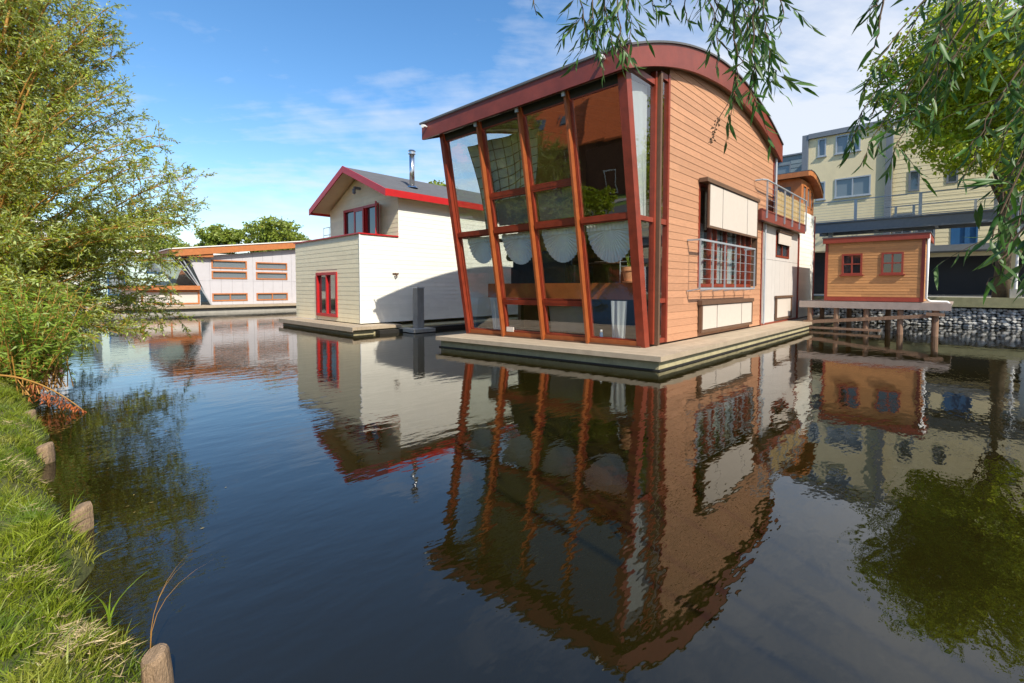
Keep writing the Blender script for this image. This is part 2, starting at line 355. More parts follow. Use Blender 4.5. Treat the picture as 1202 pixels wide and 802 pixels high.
def window(parent, axis, plane, out, u0, u1, z0, z1, fm, pm=None, fw=.07, dep=.10, proud=.03, mull=(), trans=(), name='window', sill=False, behind=None):
    """framed window in a wall; frame stands proud, pane recessed as a sub-part"""
    f = MB(); a = plane + out*proud; b = plane - out*dep; lo_, hi = min(a,b), max(a,b)
    def bx(mb, x0, x1, c0, c1, l=lo_, h=hi):
        if axis == 't': mb.box(x0, x1, l, h, c0, c1)
        else: mb.box(l, h, x0, x1, c0, c1)
    bx(f, u0, u0+fw, z0, z1); bx(f, u1-fw, u1, z0, z1); bx(f, u0+fw, u1-fw, z0, z0+fw); bx(f, u0+fw, u1-fw, z1-fw, z1)
    l2, h2 = lo_+.012, hi-.012
    for x in mull: bx(f, x-fw*.4, x+fw*.4, z0+fw, z1-fw, l2, h2)
    for z in trans: bx(f, u0+fw, u1-fw, z-fw*.35, z+fw*.35, l2-.002, h2-.004)
    if sill:
        s0, s1 = sorted((plane, plane+out*.09)); bx(f, u0-.05, u1+.05, z0-.05, z0-.003, s0, s1)
    fo = f.build(name, fm, parent)
    p = MB(); pp = plane - out*dep*.4; l, h = sorted((pp, pp-out*.012))
    bx(p, u0+fw*.8, u1-fw*.8, z0+fw*.8, z1-fw*.8, l, h); p.build('pane', pm or DGLASS, fo)
    return fo

# ================================================================ SETTING
def setting():
    w = MB(); n = 1
    w.face([(-.6,-200,0),(400,-200,0),(400,400,0),(-.6,400,0)])
    tag(w.build('water', WATER), kind='structure')
    g = MB(); g.face([(-500,-500,-1.5),(900,-500,-1.5),(900,900,-1.5),(-500,900,-1.5)]); g.build('canal_bed', MATS['concrete'], kind='structure')
    # quay land beyond the right-hand houses, far bank on the left
    q = MB(); q.box(26.5, 400, -150, 12, -1.4, 1.16); q.build('quay', CONC, kind='structure')
    q = MB(); q.box(-60, 400, 62, 380, -1.4, .9); q.box(46, 400, 12, 62, -1.4, .9)
    q.build('far_bank', mat('far_grass', (.09,.13,.03), .9, .3, 1), kind='structure')
setting()

def bank():
    # near grassy bank, undulating sheet running under the camera
    tl = [ .42,.36,.30,.24,.17,.08,-.03,-.15,-.3,-.5,-.8,-1.2,-1.8,-2.6,-4,-7]
    sl = np.concatenate([np.arange(-8,0,.5), np.arange(0,11,.12), np.arange(11,60,1.5)])
    m = MB(); V = []
    for s in sl:
        wob = .07*math.sin(s*2.1)+.05*math.sin(s*5.3+1)+.03*math.sin(s*11)
        w2 = (-.06*max(0,(s-3)/3.5) if s < 8 else -.09) + .25*min(1,max(0,(3.5-s)/1.4))
        for t in tl:
            x = t + (wob if t > -1 else wob*.3) + w2*(t > -2) - .06
            h = .30 + .05*math.sin(s*1.7+t*3) + .03*math.sin(s*4.1-t*5)
            k = min(1, max(0, (.36-t)/.42)); k = k*k*(3-2*k)
            V.append((x, s, -.25 + (h+.25)*k))
    nT = len(tl); m.v = V
    for i in range(len(sl)-1):
        for j in range(nT-1):
            m.f.append((i*nT+j, i*nT+j+1, (i+1)*nT+j+1, (i+1)*nT+j)[::-1]); m.tn.append(.5); m.mi.append(0)
    SOIL = mat('bank_soil_and_moss', (.075,.085,.02), .95, .4, 6, .8, 30, stain=.7, stcol=(.12,.085,.04))
    ob = m.build('grassy_bank', SOIL, smooth=True, kind='structure')
    return m
BK = bank()
def bank_z(t, s):
    wob = .07*math.sin(s*2.1)+.05*math.sin(s*5.3+1)+.03*math.sin(s*11)
    w2 = (-.06*max(0,(s-3)/3.5) if s < 8 else -.09) + .25*min(1,max(0,(3.5-s)/1.4))
    tt = t - wob*(1 if t > -1 else .3) - w2 + .06
    h = .30 + .05*math.sin(s*1.7+tt*3) + .03*math.sin(s*4.1-tt*5)
    k = min(1, max(0, (.36-tt)/.42)); k = k*k*(3-2*k); return -.25+(h+.25)*k

def mesh_np(name, V, F, m, parent=None, org=(0,0,0), rot=False, kind=None, smooth=False):
    me = bpy.data.meshes.new(name); o = ORG[parent.name] if parent else org
    V = V - np.array(o)
    me.vertices.add(len(V)); me.vertices.foreach_set('co', V.astype(np.float32).ravel())
    k = F.shape[1]; me.loops.add(F.size); me.loops.foreach_set('vertex_index', F.astype(np.int32).ravel())
    me.polygons.add(len(F)); me.polygons.foreach_set('loop_start', np.arange(0, F.size, k, dtype=np.int32)); me.polygons.foreach_set('loop_total', np.full(len(F), k, dtype=np.int32))
    if smooth: me.polygons.foreach_set('use_smooth', np.ones(len(F), dtype=bool))
    me.materials.append(m); me.update(calc_edges=True); ob = bpy.data.objects.new(name, me); COL.objects.link(ob)
    if parent: ob.parent = parent
    else: ob.location = o
    ORG[ob.name] = tuple(o)
    if kind: ob['kind'] = kind
    return ob
def unit(a): return a/np.maximum(np.linalg.norm(a, axis=1, keepdims=True), 1e-6)
def leaves(P, D, Ln, Wd, droop=.0):
    """diamond leaves: base P, direction D, length, width; returns V,F (folded along the midrib)"""
    n = len(P); D = unit(D); rnd = rng.normal(size=(n,3)); X = unit(np.cross(D, rnd)); Nn = np.cross(D, X)
    Ln = Ln[:,None]; Wd = Wd[:,None]
    mid = P + D*Ln*.45; tip = P + D*Ln; tip[:,2] -= (droop*Ln)[:,0]
    V = np.stack([P, mid + X*Wd*.5 + Nn*Wd*.12, tip, mid - X*Wd*.5 + Nn*Wd*.12], axis=1).reshape(-1,3)
    F = (np.arange(n)*4)[:,None] + np.array([[0,1,2,3]]); return V, F
def long_leaves(P, D, Ln, Wd, curve=.2):
    """8-vertex lance-shaped leaves, folded and bent, for foliage near the camera"""
    n = len(P); D = unit(D); rnd = rng.normal(size=(n,3)); X = unit(np.cross(D, rnd)); Nn = np.cross(D, X)
    L_ = Ln[:,None]; W_ = Wd[:,None]; c = (curve*(.4+rng.random(n)))[:,None]
    def pt(u, w, f): return P + D*L_*u + X*W_*w + Nn*(abs(w)*W_*.35 + 0) - Nn*c*L_*u*u*.6
    V = np.stack([pt(0,0,0), pt(.3,-.5,0), pt(.3,0,0), pt(.3,.5,0), pt(.68,-.36,0), pt(.68,0,0), pt(.68,.36,0), pt(1,0,0)], axis=1).reshape(-1,3)
    q = np.array([[1,2,5,4],[2,3,6,5]]); t_ = np.array([[0,2,1,1],[0,3,2,2],[4,5,7,7],[5,6,7,7]])
    F = []
    b = (np.arange(n)*8)[:,None,None]
    Q = (b + q[None]).reshape(-1,4); Tt = (b + t_[None,:,:3]).reshape(-1,3)
    return V, Q, Tt
def mesh_qt(name, V, Q, T, m, parent=None, org=(0,0,0)):
    me = bpy.data.meshes.new(name); o = ORG[parent.name] if parent else org; V = V-np.array(o)
    me.vertices.add(len(V)); me.vertices.foreach_set('co', V.astype(np.float32).ravel())
    me.loops.add(Q.size+T.size); me.loops.foreach_set('vertex_index', np.concatenate([Q.ravel(), T.ravel()]).astype(np.int32))
    me.polygons.add(len(Q)+len(T)); ls = np.concatenate([np.arange(0,Q.size,4), Q.size+np.arange(0,T.size,3)]); lt = np.concatenate([np.full(len(Q),4), np.full(len(T),3)])
    me.polygons.foreach_set('loop_start', ls.astype(np.int32)); me.polygons.foreach_set('loop_total', lt.astype(np.int32))
    me.materials.append(m); me.update(calc_edges=True); ob = bpy.data.objects.new(name, me); COL.objects.link(ob)
    if parent: ob.parent = parent
    ORG[ob.name] = tuple(o); return ob

def grass():
    n = 170000
    s = 1.2 + (rng.random(n)**1.5)*10; t = .30 + .25*np.clip((3.5-s)/1.4,0,1) - 2.6*rng.random(n)**1.3
    # tufts
    k = rng.integers(0, 1400, n); cs = 1.2+(rng.random(1400)**1.4)*9.5; ct = .28-2.4*rng.random(1400)**1.3
    use = rng.random(n) < .45
    s = np.where(use, cs[k]+rng.normal(0,.035,n), s); t = np.where(use, ct[k]+rng.normal(0,.035,n), t)
    z = np.array([bank_z(a, b) for a, b in zip(t, s)])
    keep = z > .02; s = s[keep]; t = t[keep]; z = z[keep]; use = use[keep]; k = k[keep]; n = len(s)
    th = rng.random(1400)*.05
    h = .02+.038*rng.random(n) + np.where(use, th[k], 0) + .05*(rng.random(n) < .05)
    ew = np.array(E1), np.array(E2)
    P = ew[0][None]*t[:,None] + ew[1][None]*s[:,None]; P[:,2] = z-.01
    lean = rng.normal(0, .45, (n,3)); lean[:,2] = 1; lean[:,:2] += np.where(use, 1, 0)[:,None]*rng.normal(0,.4,(1400,2))[k]; D = unit(lean)
    side = unit(np.cross(D, rng.normal(size=(n,3)))); w = (.0016+.0018*rng.random(n))[:,None]; hh = h[:,None]
    bend = lean.copy(); bend[:,2] = -.1; 
    M1 = P + D*hh*.55; T1 = P + D*hh + bend*hh*.35
    V = np.stack([P-side*w, P+side*w, M1+side*w*.8, M1-side*w*.8, T1, T1+side*w*.1], axis=1).reshape(-1,3)
    b = (np.arange(n)*6)[:,None,None]; F = (b + np.array([[0,1,2,3],[3,2,5,4]])[None]).reshape(-1,4)
    ob = mesh_np('grass', V, F, GRASSM); tag(ob, 'bright green grass growing on the near bank', 'grass', kind='stuff')
grass()
def dry_grass():
    spots = [(60,600),(78,648),(52,668),(108,752),(90,742),(150,770),(30,560),(112,690),(20,500)]; P = []; D = []; L_ = []
    for px, py in spots:
        u = at(px, py, 1.0); k = (.26-1.6)/(u.z-1.6); x, y = u.x*k, u.y*k
        n = 150; q = rng.normal(0, .055, (n,2)); 
        for a, b in q:
            t, s = ts(x+a, y+b*1.3); z = bank_z(t, s)
            if z < .05: continue
            P.append((x+a, y+b*1.3, z+.012+.03*rng.random())); D.append(rng.normal(0,1,3)*np.array([1,1,.3])); L_.append(.03+.05*rng.random())
    L_ = np.array(L_); V, F = leaves(np.array(P), np.array(D), L_, np.full(len(L_), .0035))
    ob = mesh_np('dry_grass', V, F, mat('dry_straw', (.42,.32,.17), .8, .2, island=.4)); tag(ob, 'matted dry straw lying in patches in the grass', 'dry grass', kind='stuff')
    n = 26; s = 3.5+rng.random(n)*6; t = .45+rng.random(n)**2*.9; V = []
    P = np.array(E1)[None]*t[:,None] + np.array(E2)[None]*s[:,None]; P[:,2] = .003
    a = rng.random(n)*6.28; D = np.stack([np.cos(a), np.sin(a), 0*a], 1); X = np.stack([-np.sin(a), np.cos(a), 0*a], 1); l = (.008+.012*rng.random(n))[:,None]
    V = np.stack([P, P+D*l+X*l*.3, P+D*l*2, P+D*l-X*l*.3], 1).reshape(-1,3); V[:,2] += np.tile([0,.002,.001,.002], n); F = (np.arange(n)*4)[:,None]+np.array([[0,3,2,1]])
    ob = mesh_np('floating_leaves', V, F, mat('fallen_leaf', (.30,.22,.06), .7, .2, island=.5)); tag(ob, 'small fallen leaves floating on the water near the bank', 'leaves', kind='stuff')
dry_grass()

# ================================================================ MAIN HOUSEBOAT
ARCH = [(8.12,6.20),(8.31,6.28),(9.16,6.62),(10.14,6.95),(11.27,7.24),(12.49,7.42),(13.85,7.49),(15.3,7.38),(17.02,7.02),(18.5,6.55)]
def interp(tab, x):
    if x <= tab[0][0]: return tab[0][1]
    for (a, fa), (b, fb) in zip(tab, tab[1:]):
        if x <= b: return fa + (fb-fa)*(x-a)/(b-a)
    return tab[-1][1]
def arch_top(t):   # smooth fit through the table
    return float(np.polyval(ARCHP, t))
ARCHP = np.polyfit([a for a,b in ARCH], [b for a,b in ARCH], 4)
def arch_low(t): return arch_top(t) - (.42 + .16*min(1, (t-8.1)/4))
def lean_t(z): return 9.2 - .162*(z-.3)
def main_boat():
    B = thing('houseboat', 9.2, 4.9, 0, 'two storey houseboat clad in orange-brown boards, with leaning glass front and arched roof', 'houseboat')
    m = MB(); m.box(8.22, 25.6, 4.12, 10.7, -1.0, .19); m.build('hull', HULL, B)
    m = MB(); m.box(8.19, 25.7, 4.09, 10.75, -.5, .03); m.build('hull_waterline', TAR, B)
    m = MB()
    # deck: boards running along each side
    m.box(8.08, 8.16, 4.02, 10.75, .20, .30); m.box(8.16, 25.8, 4.02, 4.09, .20, .30)
    for k in range(7): m.box(8.165+k*.16, 8.165+k*.16+.154, 4.095, 10.75, .2, .296)
    for k in range(5):
        t0 = 9.29; 
        while t0 < 25.8:
            t1 = min(25.8, t0+2.6+random.random()); m.box(t0, t1-.004, 4.095+k*.157, 4.095+k*.157+.152, .2, .296); t0 = t1
    m.build('deck', DECK, B)
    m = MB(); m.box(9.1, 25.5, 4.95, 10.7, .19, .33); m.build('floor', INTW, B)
    # ---- sloping front frame
    POST = [4.93, 6.38, 7.78, 9.2, 10.62]
    def fr(sa, sb, z, dn=0):   # point on leaning plane, dn = distance outward
        return (lean_t(z)-dn, (sa), z)
    def slab(mb, s0, s1, z0, z1, d0, d1):   # between outward offsets d0<d1 on leaning plane
        a, b = lean_t(z0), lean_t(z1)
        mb.hexa([(a-d1,s0,z0),(a-d0,s0,z0),(a-d0,s1,z0),(a-d1,s1,z0),(b-d1,s0,z1),(b-d0,s0,z1),(b-d0,s1,z1),(b-d1,s1,z1)], random.random())
    for i, s in enumerate(POST[1:4]):
        m = MB(); slab(m, s-.03, s+.03, .30, 5.82, .02, .14); m.build('mullion', FIN, B)
        m = MB(); slab(m, s-.06, s+.06, .42, 5.84, -.12, .018); m.build('frame_post', RED, B)
        m = MB(); slab(m, s-.04, s+.04, 5.68, 5.80, .155, .20); m.build('post_cap', STEEL, B)
    m = MB(); slab(m, 4.86, 5.06, .30, 5.82, -.14, .06); m.build('corner_post', RED, B)
    m = MB(); slab(m, 10.58, 10.70, .30, 5.84, -.12, .10); m.build('corner_post', RED, B)
    m = MB(); slab(m, 4.9, 10.66, .30, .43, -.12, .055); m.build('sill_beam', FIN, B)
    m = MB(); slab(m, 5.06, 10.58, 5.66, 5.84, -.12, .015); m.build('head_beam', DARK, B)  # near-black colour paints in the shadow gap below the roof edge
    for a, b in zip(POST, POST[1:]): m = MB(); slab(m, a+(.13 if a < 5 else .061), b-(.061 if b < 10 else .045), 3.02, 3.13, -.10, .05); m.build('transom', RED, B)
    for a, b in list(zip(POST, POST[1:]))[1:3]:
        for z in (1.20, 3.93): m = MB(); slab(m, a+.061, b-.061, z, z+.08, -.10, .035); m.build('transom', RED, B)
    for i, (a, b) in enumerate(zip(POST, POST[1:])):
        a2 = a+(.13 if a < 5 else .062); b2 = b-(.062 if b < 10 else .045)
        rows = [(.43,3.02),(3.13,5.66)] if i in (0,3) else [(.43,1.20),(1.29,3.02),(3.13,3.93),(4.02,5.66)]
        for z0, z1 in rows:
            small = (z1-z0) < 1; w_ = .05 if small else .03
            m = MB(); d0, d1 = (-.05,.03) if small else (-.05,.008)
            e = .002
            slab(m, a2, a2+w_, z0+e, z1-e, d0, d1); slab(m, b2-w_, b2, z0+e, z1-e, d0, d1)
            slab(m, a2+w_, b2-w_, z0+e, z0+w_, d0, d1); slab(m, a2+w_, b2-w_, z1-w_, z1-e, d0, d1)
            f = m.build('window', RED, B)
            m = MB(); z0_, z1_ = z0+w_, z1-w_
            A, Bz = lean_t(z0_)+.02, lean_t(z1_)+.02
            m.face([(A,b2-w_,z0_),(A,a2+w_,z0_),(Bz,a2+w_,z1_),(Bz,b2-w_,z1_)]); m.build('pane', GLASS, f)
            if small and not (i == 2 and z0 < 1):
                m = MB(); slab(m, a2+w_+.01, b2-w_-.01, z0+w_+.04, z1-w_-.01, -.13, -.115)
                m.build('screen', mat('grey_insect_screen', (.17,.16,.14), .8, .1), f)
    # ---- corner side glazing (right) s = 4.9
    m = MB(); m.box(9.60, 9.68, 4.80, 4.99, .32, 6.22); m.build('corner_upright', BROWN, B)
    m = MB(); m.box(9.50, 9.575, 4.87, 4.99, .34, 6.22); m.box(9.69, 9.75, 4.885, 4.99, .34, 6.25); m.box(10.12, 10.2, 4.87, 5.0, .34, 6.35)
    m.box(9.75, 10.12, 4.885, 4.99, .34, .44); m.box(9.75, 10.12, 4.885, 4.99, 1.24, 1.34); m.box(9.75, 10.12, 4.885, 4.99, 3.0, 3.12); m.box(9.75, 10.12, 4.885, 4.99, 6.18, 6.32)
    m.box(lean_t(3.06)+.13, 9.5, 4.885, 4.99, 3.0, 3.10); m.box(lean_t(5.95)+.13, 9.5, 4.885, 4.99, 5.93, 6.05); w = m.build('window', RED, B)
    m = MB()
    m.face([(lean_t(.4)+.1,4.93,.4),(9.5,4.93,.4),(9.5,4.93,3.02),(lean_t(3.02)+.1,4.93,3.02)])
    m.face([(lean_t(3.1)+.1,4.93,3.1),(9.5,4.93,3.1),(9.5,4.93,6.0),(lean_t(6.0)+.1,4.93,6.0)])
    for a, b in ((.44,1.24),(1.34,3.0),(3.12,6.18)): m.face([(9.75,4.93,a),(10.12,4.93,a),(10.12,4.93,b),(9.75,4.93,b)])
    m.build('pane', GLASS, w)
    # ---- left side glazing s = 10.66 then wall
    m = MB(); m.box(11.1,11.22,10.55,10.68,.33,6.9); m.box(9.3,11.1,10.58,10.67,.33,.43); m.box(8.85,11.1,10.58,10.67,3.0,3.1)
    w = m.build('window', BROWN, B)
    m = MB(); m.face([(9.3,10.63,.4),(11.1,10.63,.4),(11.1,10.63,3.0),(8.85,10.63,3.0)]); m.face([(8.85,10.63,3.1),(11.1,10.63,3.1),(11.1,10.63,6.5),(8.35,10.63,5.9)])
    m.build('pane', GLASS, w)
    # ---- right wall
    holes = [(11.9,16.0,1.6,4.3),(11.95,15.95,.42,1.2)]
    top = lambda t: arch_low(t)+.1
    m = MB(); boards(m, 't', 4.9, -1, 10.2, 17.05, .33, 4.14, .17, holes, top, lip=.012, joint=3.0)
    boards(m, 't', 4.9, -1, 10.2, 18.2, 4.13, 7.3, .17, holes, top, lip=.012, joint=3.0)
    wallcore(m, 't', 4.903, 5.05, 10.2, 17.05, .33, 4.14, holes); wallcore(m, 't', 4.903, 5.05, 10.2, 18.2, 4.14, 7.3, holes, top)
    m.build('clapboard_wall', WOOD, B)
    m = MB(); m.box(17.05, 17.11, 4.86, 5.05, .33, 3.75); m.box(18.2, 18.27, 4.87, 5.05, 4.0, arch_low(18.2)); m.build('corner_trim', RED, B)
    m = MB(); m.tube([(18.33,4.83,4.0),(18.33,4.83,arch_low(18.3)+.05)], .04, 10); m.build('drainpipe', STEEL, B)
    m = MB(); wallcore(m, 't', 10.55, 10.66, 11.22, 18.2, .33, 7.3, [], top); m.build('side_wall', WOOD, B)
    m = MB(); wallcore(m, 's', 18.1, 18.2, 5.06, 10.55, .33, arch_low(18.2)); m.build('rear_wall', WOOD, B)
    # ---- roof
    ts_ = [8.1+.26*i for i in range(41)]; ts_ = [t for t in ts_ if t <= 18.5]+[18.52]
    def strip(mb, s0, s1, lo, hi, t0=None):
        T_ = [t for t in ts_ if t0 is None or t >= t0]
        for a, b in zip(T_, T_[1:]):
            mb.hexa([(a,s0,lo(a)),(b,s0,lo(b)),(b,s1,lo(b)),(a,s1,lo(a)),(a,s0,hi(a)),(b,s0,hi(b)),(b,s1,hi(b)),(a,s1,hi(a))], .5)
    m = MB(); strip(m, 4.66, 11.27, lambda t: arch_top(t)+.002, lambda t: arch_top(t)+.045); rf = m.build('roof', FELT, B)
    m = MB(); strip(m, 4.70, 4.76, arch_low, arch_top); m.build('fascia', FASC, rf)
    m = MB(); strip(m, 11.17, 11.23, arch_low, arch_top); m.build('fascia', FASC, rf)
    m = MB(); m.box(8.04, 8.095, 4.70, 11.23, arch_low(8.1), arch_top(8.1)); m.build('fascia', FASC, rf)
    m = MB(); m.box(18.525, 18.57, 4.70, 11.23, arch_low(18.5), arch_top(18.5)); m.build('fascia', FASC, rf)
    m = MB(); strip(m, 4.765, 11.165, lambda t: arch_low(t)+.05, lambda t: arch_top(t)-.004, 8.11); m.build('soffit', CEIL, rf)
    m = MB(); m.box(8.0, 8.03, 4.64, 11.29, arch_top(8.1)+.0, arch_top(8.1)+.05); m.build('gutter', FELT, rf)
    for s in (5.22, 11.0):
        m = MB(); m.tube([(8.03,s,arch_top(8.1)-.12),(7.97,s,arch_top(8.1)-.12),(7.86,s-.05,arch_top(8.1)-.15)], [.02,.04,.045], 12); m.build('spotlight', POTW, B, smooth=False)
    # ---- big upper window with shades
    w = window(B, 't', 4.9, -1, 11.9, 16.0, 1.6, 4.3, RED, GLASS, .08, .12, .02, mull=(12.75,13.15,13.9,15.0,15.45))
    m = MB()
    for a, b in ((12.0,12.7),(13.2,13.85),(13.98,14.9),(15.1,15.4),(15.5,15.9)):
        n = max(6, int((b-a)/.05)); 
        for k in range(n):
            x0 = a+(b-a)*k/n; x1 = a+(b-a)*(k+1)/n; y0 = 5.10+.03*math.sin(k*1.9); y1 = 5.10+.03*math.sin((k+1)*1.9)
            m.face([(x0,y0,1.7),(x1,y1,1.7),(x1,y1,3.3),(x0,y0,3.3)])
    m.build('net_curtain', mat('pale_net_curtain', (.62,.66,.72), .8, .05), w)
    m = MB()
    for a, b in ((12.15,13.0),(13.04,14.98),(15.02,15.92)): m.box(a, b, 4.70, 4.735, 3.17, 4.22)
    m.build('shade_panel', SHUT, B)
    m = MB(); m.box(11.85, 16.05, 4.66, 4.87, 4.24, 4.34); m.box(12.08, 12.13, 4.70, 4.74, 3.12, 4.24); m.box(12.05,16.0,4.69,4.74,3.11,3.16); m.box(15.96,16.0,4.70,4.86,1.62,4.23); m.build('shade_box', BROWN, B)
    # lower shutters
    m = MB()
    for a, b in ((12.06,13.0),(13.05,14.95),(15.0,15.9)): m.box(a, b, 4.80, 4.83, .50, 1.12)
    m.build('shade_panel', SHUT, B)
    m = MB(); m.box(11.9, 16.0, 4.76, 4.87, 1.14, 1.25); m.box(11.95,12.02,4.79,4.87,.42,1.14); m.box(15.91,15.97,4.79,4.87,.42,1.14); m.box(12.02,15.91,4.79,4.87,.42,.49); m.box(12.02,15.91,4.86,5.0,.49,1.14); m.build('shade_box', BROWN, B)
    # french balcony
    m = MB()
    t0, t1, s = 11.25, 15.35, 4.58
    for z in (1.56, 2.74): m.bar((t0,s,z),(t1,s,z),.045,.045)
    for k in range(6):
        t = t0+(t1-t0)*k/5; m.bar((t,s,1.56),(t,s,2.74),.04,.012,(1,0,0)); m.bar((t,s+.01,1.55),(t,4.88,1.50),.03,.03)
    for z in (1.8,2.04,2.28,2.52): m.tube([(t0,s,z),(t1,s,z)], .006, 6)
    for t in (t0,t1): m.bar((t,s,2.74),(t,4.88,2.74),.04,.04)
    m.build('window_railing', STEEL, B)
    # ---- grey panelled section
    gh = [(18.75,20.5,2.68,3.6),(18.75,20.85,.4,1.2)]
    m = MB()
    seams = [17.115,17.75,18.37,18.75,19.35,20.0,20.6,21.2,21.85]
    for a, b in zip(seams, seams[1:]):
        for z0, z1 in ((.33,2.55),(2.56,3.74)):
            wallcore(m, 't', 4.90, 4.94, a+.004, b-.004, z0, z1, gh)
    wallcore(m, 't', 4.945, 5.05, 17.11, 21.85, .33, 3.74, gh)
    m.build('grey_panel_wall', GREYP, B)
    m = MB(); m.box(21.85, 21.93, 4.85, 5.05, .33, 3.74); m.box(17.11, 21.85, 4.87, 4.90, .30, .36); m.build('corner_trim', RED, B)
    m = MB(); m.tube([(17.3,4.84,.35),(17.3,4.84,3.7)], .03, 8); m.build('drainpipe', STEEL, B)
    window(B, 't', 4.9, -1, 18.75, 20.5, 2.68, 3.6, RED, DGLASS, .07, .1, .02, mull=(19.6,))
    m = MB(); m.box(18.8, 20.45, 4.80, 4.83, 3.15, 3.55); m.build('shade_panel', SHUT, B)
    m = MB(); m.box(18.72, 20.53, 4.76, 4.875, 3.56, 3.66); m.build('shade_box', BROWN, B)
    m = MB(); m.box(18.75,20.85,4.82,4.88,.4,.47); m.box(18.75,18.83,4.82,4.88,.47,1.2); m.box(20.77,20.85,4.82,4.88,.47,1.2); m.box(18.7,20.9,4.8,4.88,1.2,1.28); m.build('shade_box', BROWN, B)
    m = MB(); m.box(18.84,20.76,4.85,4.88,.48,1.19); m.build('shade_panel', SHUT, B)
    # ---- terrace
    m = MB(); m.box(16.1, 21.7, 4.62, 4.68, 3.72, 4.03); m.box(16.1, 16.16, 4.68, 4.87, 3.72, 4.03); m.box(16.1, 21.7, 4.60, 4.70, 4.03, 4.07); m.build('terrace_fascia', FASC, B)
    m = MB(); m.box(17.12, 21.9, 4.69, 10.5, 3.76, 3.98); m.build('terrace_floor', DECK, B)
    m = MB(); s = 4.59
    for k in range(6):
        t = 16.5+k*1.03; m.bar((t,s,3.80),(t,s,4.98),.05,.02,(1,0,0))
    m.tube([(16.2,4.86,4.98),(16.25,4.66,4.99),(16.45,s,5.0),(21.68,s,5.0)], .026, 8)
    for z in (4.22,4.42,4.62,4.8): m.tube([(16.5,s,z),(21.65,s,z)], .006, 6)
    m.build('terrace_railing', STEEL, B)
    m = MB()
    for k in range(120):
        t = 17.6+k*.0335; m.box(t, t+.03, 4.625+random.random()*.01, 4.645+random.random()*.01, 4.08, 4.84+random.random()*.05)
    m.build('reed_screen', REED, B)
    # ---- rear white block with cabin
    m = MB(); boards(m, 't', 4.9, -1, 21.95, 24.6, .33, 4.75, .17); wallcore(m, 't', 4.903, 5.05, 21.95, 24.6, .33, 4.75)
    wallcore(m, 's', 24.5, 24.6, 5.05, 10.5, .33, 4.75); wallcore(m, 's', 22.0, 22.1, 5.05, 10.5, 3.98, 4.75); m.build('white_clapboard_wall', WHITE, B)
    m = MB(); m.box(24.6, 24.68, 4.86, 5.05, .33, 4.75); m.build('corner_trim', REDPF, B)
    hc = [(22.55,23.1,5.0,5.85),(23.25,23.75,5.0,5.85),(23.9,24.35,5.0,5.8)]
    m = MB(); wallcore(m, 't', 4.92, 5.02, 22.3, 24.5, 4.752, 6.05, hc); wallcore(m, 's', 22.3, 22.4, 5.02, 8.5, 4.752, 6.1, [(5.3,7.8,5.0,5.85)]); wallcore(m, 's', 24.4, 24.5, 5.02, 8.5, 4.752, 5.9)
    wallcore(m, 't', 8.4, 8.5, 22.4, 24.4, 4.752, 6.0)
    m.build('cabin_wall', ORANGE, B)
    for h in hc: window(B, 't', 4.92, -1, *h, ORANGE, GGLASS, .05, .06, .02)
    window(B, 's', 22.3, -1, 5.3, 7.8, 5.0, 5.85, ORANGE, GGLASS, .06, .06, .02, mull=(6.5,))
    prof = [(22.0,6.28),(22.4,6.36),(22.9,6.38),(23.4,6.32),(23.9,6.2),(24.4,5.98),(24.8,5.75)]
    m = MB()
    for (a,za),(b,zb) in zip(prof, prof[1:]): m.hexa([(a,4.62,za-.2),(b,4.62,zb-.2),(b,8.7,zb-.2),(a,8.7,za-.2),(a,4.62,za),(b,4.62,zb),(b,8.7,zb),(a,8.7,za)])
    m.build('cabin_roof', ORANGE, B)
    m = MB()
    for (a,za),(b,zb) in zip(prof, prof[1:]): m.hexa([(a,4.60,za+.002),(b,4.60,zb+.002),(b,8.72,zb+.002),(a,8.72,za+.002),(a,4.60,za+.03),(b,4.60,zb+.03),(b,8.72,zb+.03),(a,8.72,za+.03)])
    m.build('cabin_roof_felt', FELT, B)
    m = MB(); m.tube([(21.6,7.2,4.0),(21.6,7.2,6.5)], .07, 12); m.tube([(21.6,7.2,6.5),(21.6,7.2,6.8)], .12, 12); m.build('flue', CHROME, B, smooth=True)
    # ---- interior structure
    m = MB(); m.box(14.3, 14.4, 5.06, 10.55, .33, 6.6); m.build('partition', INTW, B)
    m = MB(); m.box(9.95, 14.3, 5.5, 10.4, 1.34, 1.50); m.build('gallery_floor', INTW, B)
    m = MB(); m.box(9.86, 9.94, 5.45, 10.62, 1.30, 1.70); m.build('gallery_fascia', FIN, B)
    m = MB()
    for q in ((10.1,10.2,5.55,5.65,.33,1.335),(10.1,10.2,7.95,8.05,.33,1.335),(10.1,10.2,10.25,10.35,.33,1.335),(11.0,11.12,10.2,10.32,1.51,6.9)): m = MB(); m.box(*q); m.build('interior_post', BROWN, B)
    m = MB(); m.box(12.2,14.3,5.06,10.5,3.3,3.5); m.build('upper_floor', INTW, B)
    m = MB()
    for i in range(9): m.box(9.3+0, 14.2, 5.3+i*.63, 5.38+i*.63, 6.0 if False else 5.95, 6.03)
    # rafters seen through the top glass
    m = MB()
    for i in range(8):
        s = 5.4+i*.68
        for a in np.arange(8.7, 14.0, .6): m.hexa([(a,s,arch_low(a)-.1),(a+.6,s,arch_low(a+.6)-.1),(a+.6,s+.08,arch_low(a+.6)-.1),(a,s+.08,arch_low(a)-.1),(a,s,arch_low(a)+.048),(a+.6,s,arch_low(a+.6)+.048),(a+.6,s+.08,arch_low(a+.6)+.048),(a,s+.08,arch_low(a)+.048)])
    m.build('rafter', CEIL, B)
    return B
SKEW[0] = True
MAIN = main_boat()

